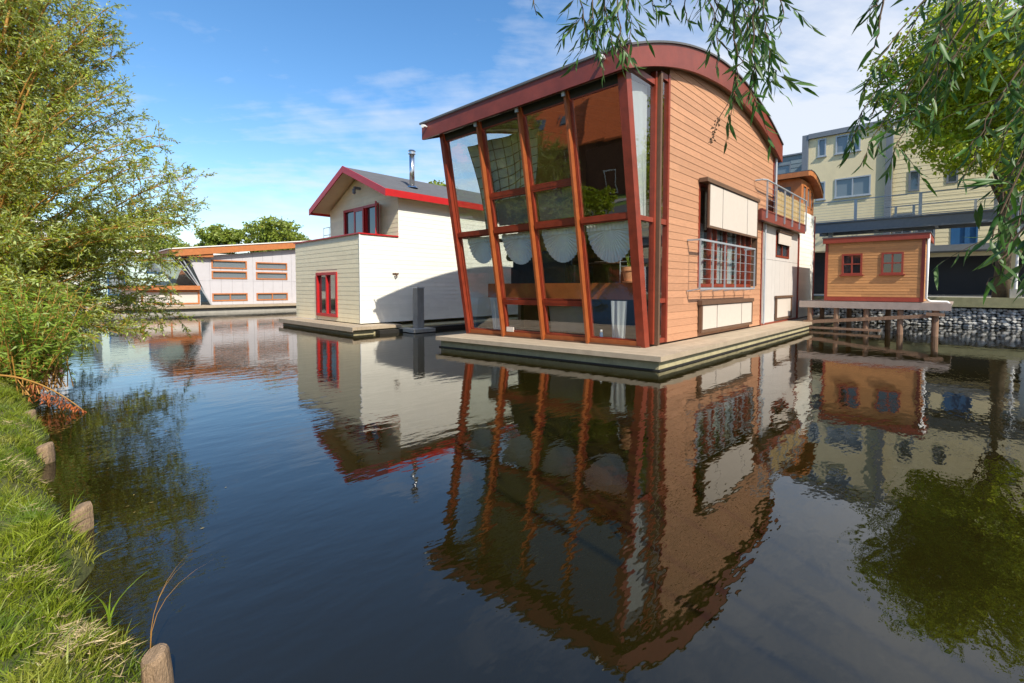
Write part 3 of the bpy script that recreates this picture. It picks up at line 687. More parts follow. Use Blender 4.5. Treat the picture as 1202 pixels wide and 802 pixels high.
# curtains, furniture in the main boat
def fan_shade(c, rad, label):
    f = MB(); n = 44; t0, s0, z0 = c
    zt = z0-.05
    rows = [(0,.0),(rad*.5,.03),(rad,.045)]
    for k in range(n):
        for r0, r1 in ((.03,.5),(.5,1.0)):
            q = []
            for (kk, rr) in ((k,r0),(k+1,r0),(k+1,r1),(k,r1)):
                a = math.pi*(-.08 + 1.16*kk/n); pl = .022*rr*(1 if kk % 2 else -1)
                x = math.cos(a)*rad*rr*1.0; z = zt-.08 - math.sin(a)*rad*rr*1.18 + (.0)
                q.append((lean_t(z)+.16+pl, s0+x, z))
            f.face(q)
    # gathered heading
    for k in range(24):
        x0 = -rad+2*rad*k/24; x1 = -rad+2*rad*(k+1)/24; p0 = .012*(k%2); p1 = .012*((k+1)%2)
        f.face([(lean_t(zt)+.14+p0, s0+x0, zt-.10),(lean_t(zt)+.14+p1, s0+x1, zt-.10),(lean_t(zt)+.14+p1, s0+x1, zt+.04),(lean_t(zt)+.14+p0, s0+x0, zt+.04)])
    o = f.build('fan_curtain', FANM, org=(t0,s0,z0-.7)); tag(o, label, 'curtain', 'fan shaped curtains in the glass front')
for s, r, l in ((5.68,.62,'large white fan shaped curtain above the terracotta flower pot, nearest the corner post'),
                (7.08,.58,'white fan curtain in the bay next to the pot, above a screened lower window'),
                (8.48,.58,'white fan curtain in front of the dark blue sofa back'),
                (9.88,.52,'smallest white fan curtain in the leftmost glass bay')):
    fan_shade((8.9,s,3.0), r, l)
def drape(name, pts_top, pts_bot, amp, n, label, m, cat='curtain'):
    f = MB()
    def P(u, v):
        a = Vector(pts_top[0]).lerp(Vector(pts_top[1]), u); b = Vector(pts_bot[0]).lerp(Vector(pts_bot[1]), u); p = a.lerp(b, v)
        w = amp*math.sin(u*n*2.3+math.sin(u*9)*1.2)*(.4+.6*v); return (p.x + w*.8, p.y + w*.6, p.z)
    nu = n*4
    for i in range(nu):
        for j in range(6): f.face([P(i/nu,j/6),P((i+1)/nu,j/6),P((i+1)/nu,(j+1)/6),P(i/nu,(j+1)/6)])
    o = f.build(name, m, org=tuple(pts_bot[0])); return tag(o, label, cat)
drape('sheer_curtain', [(8.55,5.10,5.85),(9.5,5.08,5.95)], [(9.25,5.10,3.15),(9.5,5.08,3.15)], .03, 6, 'tall white sheer curtain hanging in the upper corner window', SHEER)
drape('white_curtain', [(9.5,5.55,1.28),(9.5,6.0,1.28)], [(9.5,5.6,.36),(9.5,5.95,.36)], .04, 4, 'bunched white curtain below the terracotta flower pot', SHEER)
drape('white_curtain', [(9.7,9.75,1.28),(9.7,10.35,1.28)], [(9.7,9.75,.36),(9.7,10.2,.36)], .04, 5, 'bunched white curtain at the foot of the leftmost glass bay', SHEER)
drape('white_curtain', [(9.8,5.12,3.0),(10.1,5.12,3.0)], [(9.8,5.12,.4),(10.1,5.12,.4)], .02, 3, 'narrow pale curtain in the slim window between brown upright and board wall', SHEER)
def netting():   # checked throw slung across the upper left bays
    A, Bp, C_, D_ = Vector((8.85,10.3,5.55)), Vector((9.4,8.3,5.75)), Vector((9.3,8.35,4.0)), Vector((9.0,9.72,3.15))
    f = MB(); g = MB()
    def P(u, v): 
        p = A.lerp(Bp, u).lerp(D_.lerp(C_, u), v); p.x += .05*math.sin(u*14)+.1*math.sin(v*3.1); return p
    for i in range(24):
        for j in range(16): f.face([P(i/24,j/16),P((i+1)/24,j/16),P((i+1)/24,(j+1)/16),P(i/24,(j+1)/16)])
    o = f.build('checked_throw', NETM, org=(9,9.5,3.2))
    for i in range(0,9): g.tube([P(i/8, k/10)-Vector((.012,0,0)) for k in range(11)], .012, 5)
    for j in range(0,9): g.tube([P(k/12, j/8)-Vector((.014,0,0)) for k in range(13)], .012, 5)
    g.build('check_line', BROWN, o); tag(o, 'grey cloth with dark checks slung behind the upper left glass', 'cloth')
netting()
def sofa():
    T_ = thing('sofa', 10.6, 8.9, 1.5, 'dark blue high-backed sofa behind the second glass bay', 'sofa')
    m = MB(); m.box(10.35,10.55,8.0,10.1,1.5,2.55); m.box(10.3,10.36,8.05,10.05,1.55,2.5)
    for k in range(5): m.tube([(10.45,8.1+k*.47,2.5),(10.45,8.1+k*.47+.4,2.52)], .12, 10)
    m.build('backrest', SOFA, T_, smooth=False)
    m = MB(); m.box(10.56,11.3,8.0,10.1,1.6,1.95); m.build('seat', SOFA, T_)
    for s in (7.85,10.1): m = MB(); m.box(10.4,11.3,s,s+.14,1.52,2.2); m.build('armrest', SOFA, T_)
sofa()
def table():
    T_ = thing('dining_table', 10.8, 7.0, 1.5, 'dark round table strewn with papers behind the third bay', 'table')
    m = MB(); m.lathe((10.9,7.0,2.2), [(.55,0),(.58,.01),(.58,.04),(.55,.05)], 24); m.build('table_top', INTW, T_)
    m = MB(); m.lathe((10.9,7.0,1.5), [(.25,0),(.06,.06),(.05,.7)], 12); m.build('pedestal', INTW, T_)
    for i, (a, b, lab) in enumerate(((10.75,6.8,'white plate on the dark table, nearer the pot'),(10.8,7.25,'white plate on the dark table, nearer the sofa'))):
        p = MB(); p.lathe((a,b,2.252), [(.09,0),(.15,.02),(.16,.03)], 18); tag(p.build('plate', POTW, org=(a,b,2.25)), lab, 'plate')
    c = thing('wire_chair', 10.6, 6.1, 1.5, 'dark wire-backed chair left of the flower pot', 'chair')
    m = MB(); 
    for s in (5.95,6.4): m.tube([(10.5,s,1.5),(10.5,s,2.35)], .015, 6); m.tube([(10.9,s,1.5),(10.9,s,1.95)], .015, 6)
    for z in (2.0,2.12,2.24,2.35): m.tube([(10.5,5.95,z),(10.5,6.4,z)], .01, 6)
    m.build('frame', STEEL, c); m = MB(); m.box(10.5,10.92,5.93,6.42,1.93,1.97); m.build('seat', INTW, c)
table()
def pot(t, s, z, r, h, label):
    T_ = thing('flower_pot', t, s, z, label, 'flower pot')
    m = MB(); m.lathe((t,s,z), [(r*.62,0),(r*.9,h*.72),(r*.92,h*.74),(r*1.04,h*.75),(r*1.06,h),(r*.93,h),(r*.9,h*.85),(.01,h*.85)], 28); m.build('pot', TERRA, T_, smooth=False)
    m = MB(); m.lathe((t,s,z-.0), [(r*.85,.0),(r*.95,.035),(r*.8,.036)], 24); m.build('saucer', TERRA, T_)
    n = 26; P = np.tile(np.array(wpt(t,s,z+h)),(n,1)) + rng.normal(0,.03,(n,3)); D = rng.normal(0,.35,(n,3)); D[:,2] = 1
    V, F = leaves(P, D, .25+.2*rng.random(n), np.full(n,.02)); 
    inv = np.array([[E1.x,E1.y,0],[E2.x,E2.y,0],[0,0,1]]); V = np.array([warp(q) for q in V @ inv.T])
    mesh_np('stalks', V, F, BUSHL, T_)
pot(9.72, 5.62, 1.70, .20, .36, 'terracotta flower pot standing on the red-brown gallery edge behind the glass')
def can():
    T_ = thing('spray_can', 9.2, 6.05, .44, 'small blue and white can on the sill of the corner bay', 'can')
    m = MB(); m.lathe((9.28,6.12,.34), [(.04,0),(.042,.01),(.042,.2),(.03,.22)], 14); m.build('body', BLUE, T_, smooth=True)
    m = MB(); m.lathe((9.28,6.12,.56), [(.03,0),(.03,.05),(.02,.06)], 12); m.build('cap', POTW, T_, smooth=True)
    m = MB(); m.box(9.12,9.16,8.85,9.1,.44,.56); tag(m.build('card', SHUT, org=(9.12,8.9,.44)), 'small cream card standing behind the lower window of the second bay', 'card')
can()
SKEW[0] = False

# ================================================================ WHITE HOUSEBOAT
def white_boat():
    B = thing('houseboat', 8.2, 15.33, 0, 'cream and white clapboard houseboat with red trimmed gable roof and steel flue', 'houseboat')
    L0, L1, S0, S1 = 8.2, 18.5, 15.33, 20.95
    m = MB(); m.box(7.5, 19.0, 14.5, 20.6, -.9, .16); m.build('hull', HULL, B)
    m = MB(); m.box(8.3, 19.1, 14.2, 14.69, -.6, .12); m.build('hull_raft', TAR, B)
    m = MB()
    for k in range(5): m.box(7.4+k*.16, 7.4+k*.16+.154, 14.35, 20.75, .17, .27)
    for k in range(5): m.box(8.2, 9.3, 14.4+k*.18, 14.4+k*.18+.174, .165, .265)
    m.box(7.38, 7.398, 14.33, 20.77, .12, .272)
    m.build('deck', DECK, B)
    # lower front wall with window
    hw = [(17.05,18.85,.45,2.17)]
    m = MB(); boards(m, 's', L0, -1, S0, S1, .3, 3.46, .165, hw, lip=.008); wallcore(m, 's', L0+.003, L0+.12, S0+.003, S1, .3, 3.46, hw); m.build('front_wall', CREAM, B)
    m = MB(); prof = lambda t: 5.03 if t >= 9.78 else 3.46
    boards(m, 't', S0, -1, L0, 9.78, .3, 3.46, .165); boards(m, 't', S0, -1, 9.78, L1, .3, 5.1, .165); wallcore(m, 't', S0+.003, S0+.12, L0+.12, 9.78, .3, 3.46); wallcore(m, 't', S0+.003, S0+.12, 9.78, L1, .3, 5.1)
    m.build('side_wall', WHITE, B)
    m = MB(); wallcore(m, 't', S1-.12, S1, L0+.12, 9.78, .3, 3.46); wallcore(m, 't', S1-.12, S1, 9.78, L1, .3, 5.1); wallcore(m, 's', L1-.1, L1, S0+.12, S1-.12, .3, 5.1); m.build('side_wall', CREAM, B)
    m = MB(); m.box(L0-.025, L0+.02, S0-.03, S0-.002, .3, 3.46); m.build('corner_trim', WPAINT, B)
    m = MB(); m.box(L0-.06, L0+.16, S0-.05, S1+.05, 3.463, 3.51); m.box(L0+.16, 9.76, S0-.05, S0+.16, 3.463, 3.51); m.box(L0+.16, 9.76, S1-.16, S1+.05, 3.463, 3.51); m.build('parapet_cap', REDP, B)
    m = MB(); m.box(L0+.12, 9.78, S0+.12, S1-.12, 3.0, 3.1); m.build('terrace_floor', FELT, B)
    window(B, 's', L0, -1, 17.05, 18.85, .45, 2.17, REDP, DGLASS, .11, .12, .05, mull=(17.95,), name='window')
    # gable wall
    rid = 18.14; zr = 6.32; ze = 5.05
    gt = lambda s: zr-.06 - abs(s-rid)*(zr-ze)/(rid-15.33)
    gh = [(16.7,19.6,3.6,4.92)]
    m = MB(); boards(m, 's', 9.78, -1, S0, S1, 3.52, 6.4, .165, gh, gt); wallcore(m, 's', 9.783, 9.9, S0+.12, S1-.12, 3.1, 6.4, gh, gt); m.build('gable_wall', CREAM, B)
    window(B, 's', 9.78, -1, 16.7, 19.6, 3.6, 4.92, REDP, DGLASS, .10, .12, .04, mull=(18.6,17.7))
    m = MB(); m.box(9.68,9.735,17.75,17.85,3.6,4.83); m.box(9.68,9.735,18.45,18.55,3.6,4.83); m.box(9.68,9.735,17.85,18.45,4.73,4.83); dr = m.build('glazed_door', REDP, B)
    m = MB(); m.box(9.70,9.71,17.85,18.45,3.6,4.73); m.build('pane', GGLASS, dr)
    # open casement swung out to the right of the window
    m = MB(); a = (9.74,16.66); b = (9.32,16.15)
    def cas(z0, z1, f0, f1, w):
        p = Vector((a[0],a[1],0)).lerp(Vector((b[0],b[1],0)), f0); q = Vector((a[0],a[1],0)).lerp(Vector((b[0],b[1],0)), f1); return m.bar((p.x,p.y,(z0+z1)/2),(q.x,q.y,(z0+z1)/2), w, z1-z0)
    cas(3.6,3.7,0,1,.05); cas(4.75,4.86,0,1,.05); cas(3.7,4.75,0,.1,.05); cas(3.7,4.75,.9,1,.05)
    w = m.build('open_casement', REDP, B); m = MB(); cas(3.7,4.75,.1,.9,.01); m.build('pane', GGLASS, w)
    # roof: slopes with fascia
    def roofslab(mb, t0, t1, sa, za, sb, zb, th):
        mb.hexa([(t0,sa,za-th),(t1,sa,za-th),(t1,sb,zb-th),(t0,sb,zb-th),(t0,sa,za),(t1,sa,za),(t1,sb,zb),(t0,sb,zb)])
    T0, T1 = 9.0, 18.8; k = (zr+.1-ze)/(rid-15.33+.0); SR, SL = 14.92, 21.4; zeR = zr+.12-(rid-SR)*.42; zeL = zr+.12-(SL-rid)*.42; zt = zr+.12
    m = MB(); roofslab(m, T0+.05, T1, SR+.03, zeR+.0, rid, zt, .06); roofslab(m, T0+.05, T1, rid, zt, SL-.03, zeL, .06); rf = m.build('roof', FELT, B)
    m = MB(); roofslab(m, T0, T0+.045, SR, zeR+.02, rid, zt+.03, .26); roofslab(m, T0, T0+.045, rid, zt+.03, SL, zeL+.02, .26)
    m.box(T0+.046, T1, SR, SR+.028, zeR-.22, zeR+.03); m.box(T0+.046, T1, SL-.028, SL, zeL-.22, zeL+.03); m.build('fascia', REDP, rf)
    m = MB(); roofslab(m, T0+.05, T1-.02, SR+.03, zeR-.065, rid, zt-.065, .04); roofslab(m, T0+.05, T1-.02, rid, zt-.065, SL-.03, zeL-.065, .04); m.build('soffit', CREAM, rf)
    fz = zt-(rid-16.2)*.42
    m = MB(); m.tube([(11.0,16.2,fz-.05),(11.0,16.2,7.0)], .105, 18); m.build('flue', CHROME, B, smooth=True)
    m = MB(); m.lathe((11.0,16.2,fz-.03), [(.24,0),(.2,.05),(.115,.1)], 16); m.lathe((11.0,16.2,6.98), [(.12,-.04),(.15,-.03),(.15,0),(.11,.01),(.11,.07),(.16,.08),(.12,.13)], 18); m.build('flue_cowl', CHROME, B)
    m = MB(); m.box(9.5,9.77,18.1,18.2,5.62,5.72); m.lathe((9.5,18.15,5.42), [(.05,0),(.07,.05),(.07,.2)], 10); m.build('lantern', DSTEEL, B)
    m = MB(); m.tube([(9.6,15.3,2.0),(9.6,15.22,2.0),(9.55,15.2,2.12)], .02, 6); m.tube([(9.6,15.22,2.0),(9.68,15.2,2.12)], .02, 6); m.box(9.5,9.75,15.28,15.31,2.08,2.12); m.build('wall_hook', BROWN, B)
    m = MB(); m.lathe((9.0,15.2,0.285), [(.03,0),(.03,.01)], 8); m.box(8.9,9.3,15.29,15.31,1.2,1.205)
white_boat()
def pile():
    B = thing('mooring_pile', 9.7, 13.95, -.2, 'square dark grey mooring pile between the two houseboats', 'mooring pile')
    m = MB(); m.box(9.56,9.84,13.82,14.1,-.8,1.55); m.build('post', GPILE, B)
    m = MB(); m.box(9.54,9.86,13.80,14.12,1.552,1.59); m.build('cap', STEEL, B)
    m = MB(); m.box(9.2,9.555,13.5,14.6,.02,.14); m.box(9.845,10.1,13.5,14.6,.02,.14); m.box(9.555,9.845,13.5,13.81,.02,.14); m.build('collar', CONC, B)
pile()

# ================================================================ FAR LEFT HOUSEBOATS
def grey_boat():
    B = thing('houseboat', 6.5, 34, 0, 'low grey panelled houseboat with orange window frames and slanting glazed end', 'houseboat')
    m = MB(); m.box(2.2, 21, 33.0, 41, -.8, .32); m.build('hull', CONC, B)
    m = MB(); m.box(2.0, 21, 32.8, 41, .33, .46); m.build('deck', DECK, B)
    top = lambda t: 3.42+(t-7)*.13
    hs = [(8.15,10.17,2.77,3.3),(8.15,10.17,2.12,2.62),(8.15,10.17,.7,1.2),(10.71,12.72,2.77,3.26),(10.71,12.72,2.1,2.6),(10.71,12.72,.7,1.2)]
    m = MB()
    # slanted left edge: t from 6.95 at top to 8.05 at base
    sl = lambda z: 8.05-(z-.46)*.375
    ss = [8.05+.62*k for k in range(20)]
    for a, b in zip(ss, ss[1:]):
        for z0, z1 in ((.47,1.98),(1.99,4.95)):
            wallcore(m, 't', 34.0, 34.03, a+.006, b-.006, z0, z1, hs, top)
    for z0, z1 in ((.47,1.98),(1.99,3.0),(3.0,3.46)): m.hexa([(sl(z0),34,z0),(8.045,34,z0),(8.045,34.03,z0),(sl(z0),34.03,z0),(sl(z1),34,z1),(8.045,34,z1),(8.045,34.03,z1),(sl(z1),34.03,z1)])
    wallcore(m, 't', 34.035, 34.2, 8.05, 20, .47, 4.95, hs, top)
    m.build('panel_wall', mat('pale_grey_panels', (.50,.48,.50), .6, .05, 3, tone=.04), B)
    for h in hs: window(B, 't', 34.0, -1, *h, ORANGE, GGLASS, .075, .12, .04, mull=((h[0]+h[1])/2,) if h[2] < 1 else ())
    m = MB()
    m.hexa([(5.95,33.6,3.38),(20.5,33.6,5.25),(20.5,33.68,5.25),(5.95,33.68,3.38),(5.95,33.6,3.80),(20.5,33.6,5.65),(20.5,33.68,5.65),(5.95,33.68,3.80)]); m.build('fascia', ORANGE, B)
    m = MB(); m.hexa([(5.9,33.55,3.81),(20.6,33.55,5.66),(20.6,41,5.66),(5.9,41,3.81),(5.9,33.55,3.87),(20.6,33.55,5.72),(20.6,41,5.72),(5.9,41,3.87)]); m.build('roof', WPAINT, B)
    m = MB(); m.hexa([(5.96,33.68,3.4),(8.2,33.68,3.45),(8.2,40.8,3.45),(5.96,40.8,3.4),(5.96,33.68,3.78),(8.2,33.68,4.0),(8.2,40.8,4.0),(5.96,40.8,3.78)]); m.build('soffit', ORANGE, B)
    m = MB(); m.face([(6.1,34.1,3.4),(7.35,34.1,1.6),(7.35,40,1.6),(6.1,40,3.4)][::-1]); m.face([(6.1,34.05,3.4),(7.35,34.05,1.6),(7.9,34.05,1.6),(6.9,34.05,3.4)]); m.build('slanting_glass', DGLASS, B)
    m = MB(); m.tube([(6.55,33.95,3.45),(8.1,33.95,.45)], .045, 8); m.tube([(6.3,33.95,3.45),(7.5,33.95,1.5)], .03, 8); m.build('slanting_strut', STEEL, B)
    m = MB(); m.box(4.2, 7.45, 33.6, 40, 1.42, 1.68); m.build('bay_ledge', ORANGE, B)
    m = MB(); m.box(4.4, 7.5, 33.9, 40, .47, 1.41); m.build('bay_base', GREYP, B)
    window(B, 't', 33.9, -1, 4.6, 7.45, .55, 1.38, ORANGE, GGLASS, .09, .1, .04, mull=(6.0,))
grey_boat()
def simple_boat(t0, t1, s0, s1, zt, wm, label, trim, wins=(), gable=False, pitch=.2, wmat=None, base=.45):
    B = thing('houseboat', t0, s0, 0, label, 'houseboat')
    m = MB(); m.box(t0-.8, t1+.5, s0-.8, s1+.5, -.8, base-.12); m.build('hull', CONC, B)
    m = MB(); m.box(t0-.9, t1+.6, s0-.9, s1+.6, base-.11, base); m.build('deck', DECK, B)
    hs = [w[1:] for w in wins if w[0] == 't']; hf = [w[1:] for w in wins if w[0] == 's']
    m = MB(); boards(m, 't', s0, -1, t0, t1, base, zt, pitch, hs, lip=.02); wallcore(m, 't', s0+.003, s0+.12, t0+.12, t1, base, zt, hs)
    boards(m, 's', t0, -1, s0, s1, base, zt, pitch, hf, lip=.02); wallcore(m, 's', t0+.003, t0+.12, s0+.003, s1, base, zt, hf)
    m.box(t0+.12, t1, s1-.12, s1, base, zt); m.box(t1-.12, t1, s0+.12, s1-.12, base, zt); m.build('wall', wm, B)
    for w in wins: window(B, w[0], s0 if w[0] == 't' else t0, -1, *w[1:], wmat or trim, GGLASS, .09, .1, .04)
    if gable:
        mid = (s0+s1)/2; h = 1.6
        m = MB()
        for a, b, za, zb in ((s0-.4,mid,zt-.1,zt+h),(mid,s1+.4,zt+h,zt-.1)):
            m.hexa([(t0-.4,a,za),(t1+.3,a,za),(t1+.3,b,zb),(t0-.4,b,zb),(t0-.4,a,za+.14),(t1+.3,a,za+.14),(t1+.3,b,zb+.14),(t0-.4,b,zb+.14)])
        m.build('roof', trim, B)
        m = MB(); m.face([(t0+.02,s0,zt),(t0+.02,mid,zt+h-.05),(t0+.02,s1,zt)]); m.build('gable', wm, B)
    else:
        m = MB(); m.box(t0-.12, t1+.12, s0-.12, s1+.12, zt+.002, zt+.12); m.build('roof', FELT, B)
        m = MB(); m.box(t0-.15, t1+.15, s0-.15, s0-.121, zt-.05, zt+.14); m.box(t0-.15,t0-.121,s0-.12,s1+.15,zt-.05,zt+.14); m.build('fascia', trim, B)
    return B
simple_boat(3.6, 12, 43, 49, 4.1, MINT, 'mint green clapboard houseboat with a blue framed window behind the grey one', WPAINT, [('t',6.2,8.0,2.6,3.5),('t',4.0,5.0,1.0,2.6)], wmat=BLUE)
simple_boat(-1.0, 1.6, 44, 50, 4.6, mat('red_paint_boards', (.26,.045,.035), .6, .1, tone=.08), 'red boarded houseboat with white trim seen through the left willow', WPAINT, [('t',-.4,.4,1.2,2.4),('s',45,46.5,1.2,2.4)], gable=True)
simple_boat(-5.5, -2.2, 46, 52, 3.8, WHITE, 'white houseboat with grey roof half hidden by the left willow', FELT, [('t',-4.8,-3.8,1.2,2.6)], gable=True)
def cabin_boat():
    B = thing('houseboat', 14, 27, 0, 'houseboat whose red framed rooftop cabin shows above the cream parapet', 'houseboat')
    m = MB(); m.box(13.5, 24, 26.2, 32.5, -.8, .4); m.build('hull', CONC, B)
    m = MB(); boards(m, 't', 27, -1, 14, 23, .4, 4.6, .2); wallcore(m, 't', 27.003, 27.15, 14, 23, .4, 4.6); boards(m, 's', 14, -1, 27, 32, .4, 4.6, .2); wallcore(m, 's', 14.003, 14.15, 27.15, 32, .4, 4.6); m.box(14.15,23,31.9,32,.4,4.6); m.build('wall', WHITE, B)
    m = MB(); m.box(13.9, 23.1, 26.9, 32.1, 4.602, 4.72); m.build('roof', FELT, B)
    m = MB(); m.box(15.2,15.3,28.2,30.6,4.72,6.2); m.box(15.3,17.8,28.2,28.3,4.72,6.2); m.box(15.3,17.8,30.5,30.6,4.72,6.2); m.build('cabin_wall', WPAINT, B)
    m = MB(); m.box(15.0,18,28.0,30.8,6.2,6.34); m.build('cabin_roof', DSTEEL, B)
    for i in range(3): window(B, 's', 15.2, -1, 28.3+i*.75, 28.98+i*.75, 5.0, 6.1, REDPF, GGLASS, .1, .05, .05)
    m = MB()
    for k in range(6): m.tube([(14.3,27.4+k*.85,4.72),(14.3,27.4+k*.85,5.6)], .025, 6)
    for z in (5.1,5.6): m.tube([(14.3,27.4,z),(14.3,31.65,z)], .025, 6)
    m.build('railing', STEEL, B)
cabin_boat()

# ================================================================ SHED ON PIER
def shed():
    P = thing('pier', 20.7, .4, 0, 'wooden pier on posts carrying the small orange-brown shed', 'pier')
    m = MB()
    m.box(20.28, 20.36, .25, 4.45, .84, 1.08)
    for k in range(28): m.box(20.365, 24.2, .25+k*.15, .25+k*.15+.144, 1.0, 1.065)
    m.build('deck', mat('greyed_pier_boards', (.36,.29,.25), .8, .15, 4, .4, 50, tone=.15), P)
    for s in (.62, 1.5, 2.42, 3.3, 4.12):
        m = MB(); m.tube([(20.42,s,-1.0),(20.42,s,.838)], .085, 10); m.build('post', PILEW, P)
    for s in (.7, 2.0, 3.2, 4.1):
        m = MB(); m.tube([(22.4,s,-1.0),(22.4,s,.99)], .085, 10); m.build('post', PILEW, P)
    m = MB(); m.bar((20.31,.75,.66),(20.31,4.3,.28),.05,.12); m.bar((20.33,2.0,.10),(20.33,4.3,.09),.05,.08); m.bar((20.29,.4,.70),(20.29,.85,.72),.1,.1); m.build('brace', PILEW, P)
    B = thing('shed', 20.9, .95, 1.08, 'small shed of orange-brown boards with two red cross windows on the pier', 'shed')
    t0, t1, s0, s1, zb, zt = 20.9, 23.6, .98, 3.74, 1.09, 3.24
    hs = [(1.50,2.10,2.05,2.80),(2.64,3.25,2.05,2.80)]
    m = MB(); boards(m, 's', t0, -1, s0+.06, s1-.06, zb+.16, zt, .098, hs, lip=.012, joint=1.6); wallcore(m, 's', t0+.003, t0+.1, s0+.06, s1-.06, zb, zt, hs)
    boards(m, 't', s0, -1, t0+.06, t1, zb+.16, zt, .098, lip=.012); wallcore(m, 't', s0+.003, s0+.1, t0+.1, t1, zb, zt); wallcore(m, 't', s1-.1, s1, t0+.1, t1, zb, zt)
    m.box(t1-.1, t1, s0+.1, s1-.1, zb, zt); m.build('wall', SHEDW, B)
    m = MB(); m.box(t0-.03, t0+.08, s0-.03, s0+.058, zb+.0, zt); m.box(t0-.03, t0+.08, s1-.058, s1+.03, zb, zt); m.box(t0-.028, t0-.002, s0+.06, s1-.06, zb, zb+.15); m.build('corner_trim', REDPF, B)
    m = MB(); m.box(t0-.12, t0-.07, s0-.14, s1+.1, zt-.03, zt+.16); m.box(t0-.07, t1+.1, s0-.14, s0-.1, zt-.03, zt+.16); m.build('fascia', REDPF, B)
    m = MB(); m.box(t0-.14, t1+.12, s0-.16, s1+.12, zt+.162, zt+.20); m.box(t0-.07,t1,s0-.1,s1+.1,zt+.002,zt+.16); m.build('roof', FELT, B)
    for h in hs: window(B, 's', t0, -1, *h, REDPF, DGLASS, .055, .07, .04, mull=((h[0]+h[1])/2,), trans=(2.43,), sill=True)
    m = MB(); m.tube([(t0-.04,s0-.11,zt+.1),(t0-.04,s0-.09,zb+.12),(t0-.06,s0-.2,zb+.03),(t0-.1,s0-.62,zb+.02),(t0-.1,s0-.68,zb-.05)], .038, 10); m.build('drainpipe', WPAINT, B, smooth=True)
shed()

# ================================================================ QUAY WALL + BUILDINGS
def quay_wall():
    B = thing('gabion_wall', 26.2, -1, 0, 'wall of grey stones in wire baskets below the mossy concrete quay edge', 'wall')
    m = MB(); r = random.Random(5)
    ico = [(0,0,1),(.89,0,.45),(.28,.85,.45),(-.72,.53,.45),(-.72,-.53,.45),(.28,-.85,.45),(.72,.53,-.45),(-.28,.85,-.45),(-.89,0,-.45),(-.28,-.85,-.45),(.72,-.53,-.45),(0,0,-1)]
    fc = [(0,1,2),(0,2,3),(0,3,4),(0,4,5),(0,5,1),(1,6,2),(2,7,3),(3,8,4),(4,9,5),(5,10,1),(6,7,2),(7,8,3),(8,9,4),(9,10,5),(10,6,1),(11,7,6),(11,8,7),(11,9,8),(11,10,9),(11,6,10)]
    for s in np.arange(-7.5, 5.5, .135):
        for z in np.arange(-.05, .78, .105):
            c = (26.12+r.uniform(-.03,.03), s+r.uniform(-.04,.04), z+r.uniform(-.02,.02)); R_ = r.uniform(.055,.095); i = len(m.v)
            for p in ico: m.v.append((c[0]+p[0]*R_*r.uniform(.8,1.1), c[1]+p[1]*R_*r.uniform(.9,1.5), c[2]+p[2]*R_*r.uniform(.7,1)))
            for f in fc: m.f.append(tuple(i+k for k in f)); m.tn.append(.5); m.mi.append(0)
    m.build('stones', STONE, B)
    m = MB(); m.box(26.2, 26.45, -150, 12, -.5, .78); m.build('backing', TAR, B)
    m = MB(); m.box(25.95, 26.49, -150, 12, .80, 1.18); m.build('coping', MOSSC, B)
quay_wall()
def walkway():
    B = thing('walkway', 29, 4, 1.16, 'blue-grey steel walkway with railing crossing in front of the cream buildings', 'walkway')
    m = MB(); m.box(29.0, 29.08, -8, 5.9, 4.42, 4.93); m.box(28.9, 29.0, -8, 5.9, 4.88, 4.95); m.box(28.9, 29.0, -8, 5.9, 4.40, 4.46); m.box(31.0,31.08,-8,5.9,4.42,4.93); m.build('edge_beam', DSTEEL, B)
    m = MB(); m.box(29.09, 30.99, -8, 5.9, 4.78, 4.86); m.build('floor', mat('dark_walkway_floor', (.07,.065,.055), .8), B)
    m = MB()
    for s in (5.6, 3.3, 1.0, -1.3, -3.6): m.box(29.09, 30.99, s-.06, s+.06, 4.45, 4.77)
    for s in (3.2,): m.box(29.5,29.8,2.2,3.6,4.30,4.36)
    m.build('cross_beam', DSTEEL, B)
    m = MB()
    for s in (4.0, 1.55, -.9, -3.4): m.box(28.93, 28.98, s-.06, s+.06, 4.95, 5.95)
    m.tube([(28.95,5.9,5.97),(28.95,-8,5.97)], .028, 8); m.tube([(28.95,5.9,5.0),(28.95,-8,5.0)], .02, 6)
    for s in (2.6, 1.9, -.3): m.box(30.93,30.98,s-.05,s+.05,4.95,5.7)
    m.tube([(30.95,3.0,5.7),(30.95,-8,5.7)], .025, 8)
    for k in range(6): m.tube([(28.95,5.9,5.12+k*.14),(28.95,-8,5.12+k*.14)], .006, 5)
    m.build('railing', STEEL, B)
    for s in (5.2, -2.0, -6.5):
        m = MB(); m.box(29.9,30.1,s-.1,s+.1,1.17,4.77); m.build('column', STEEL, B)
walkway()
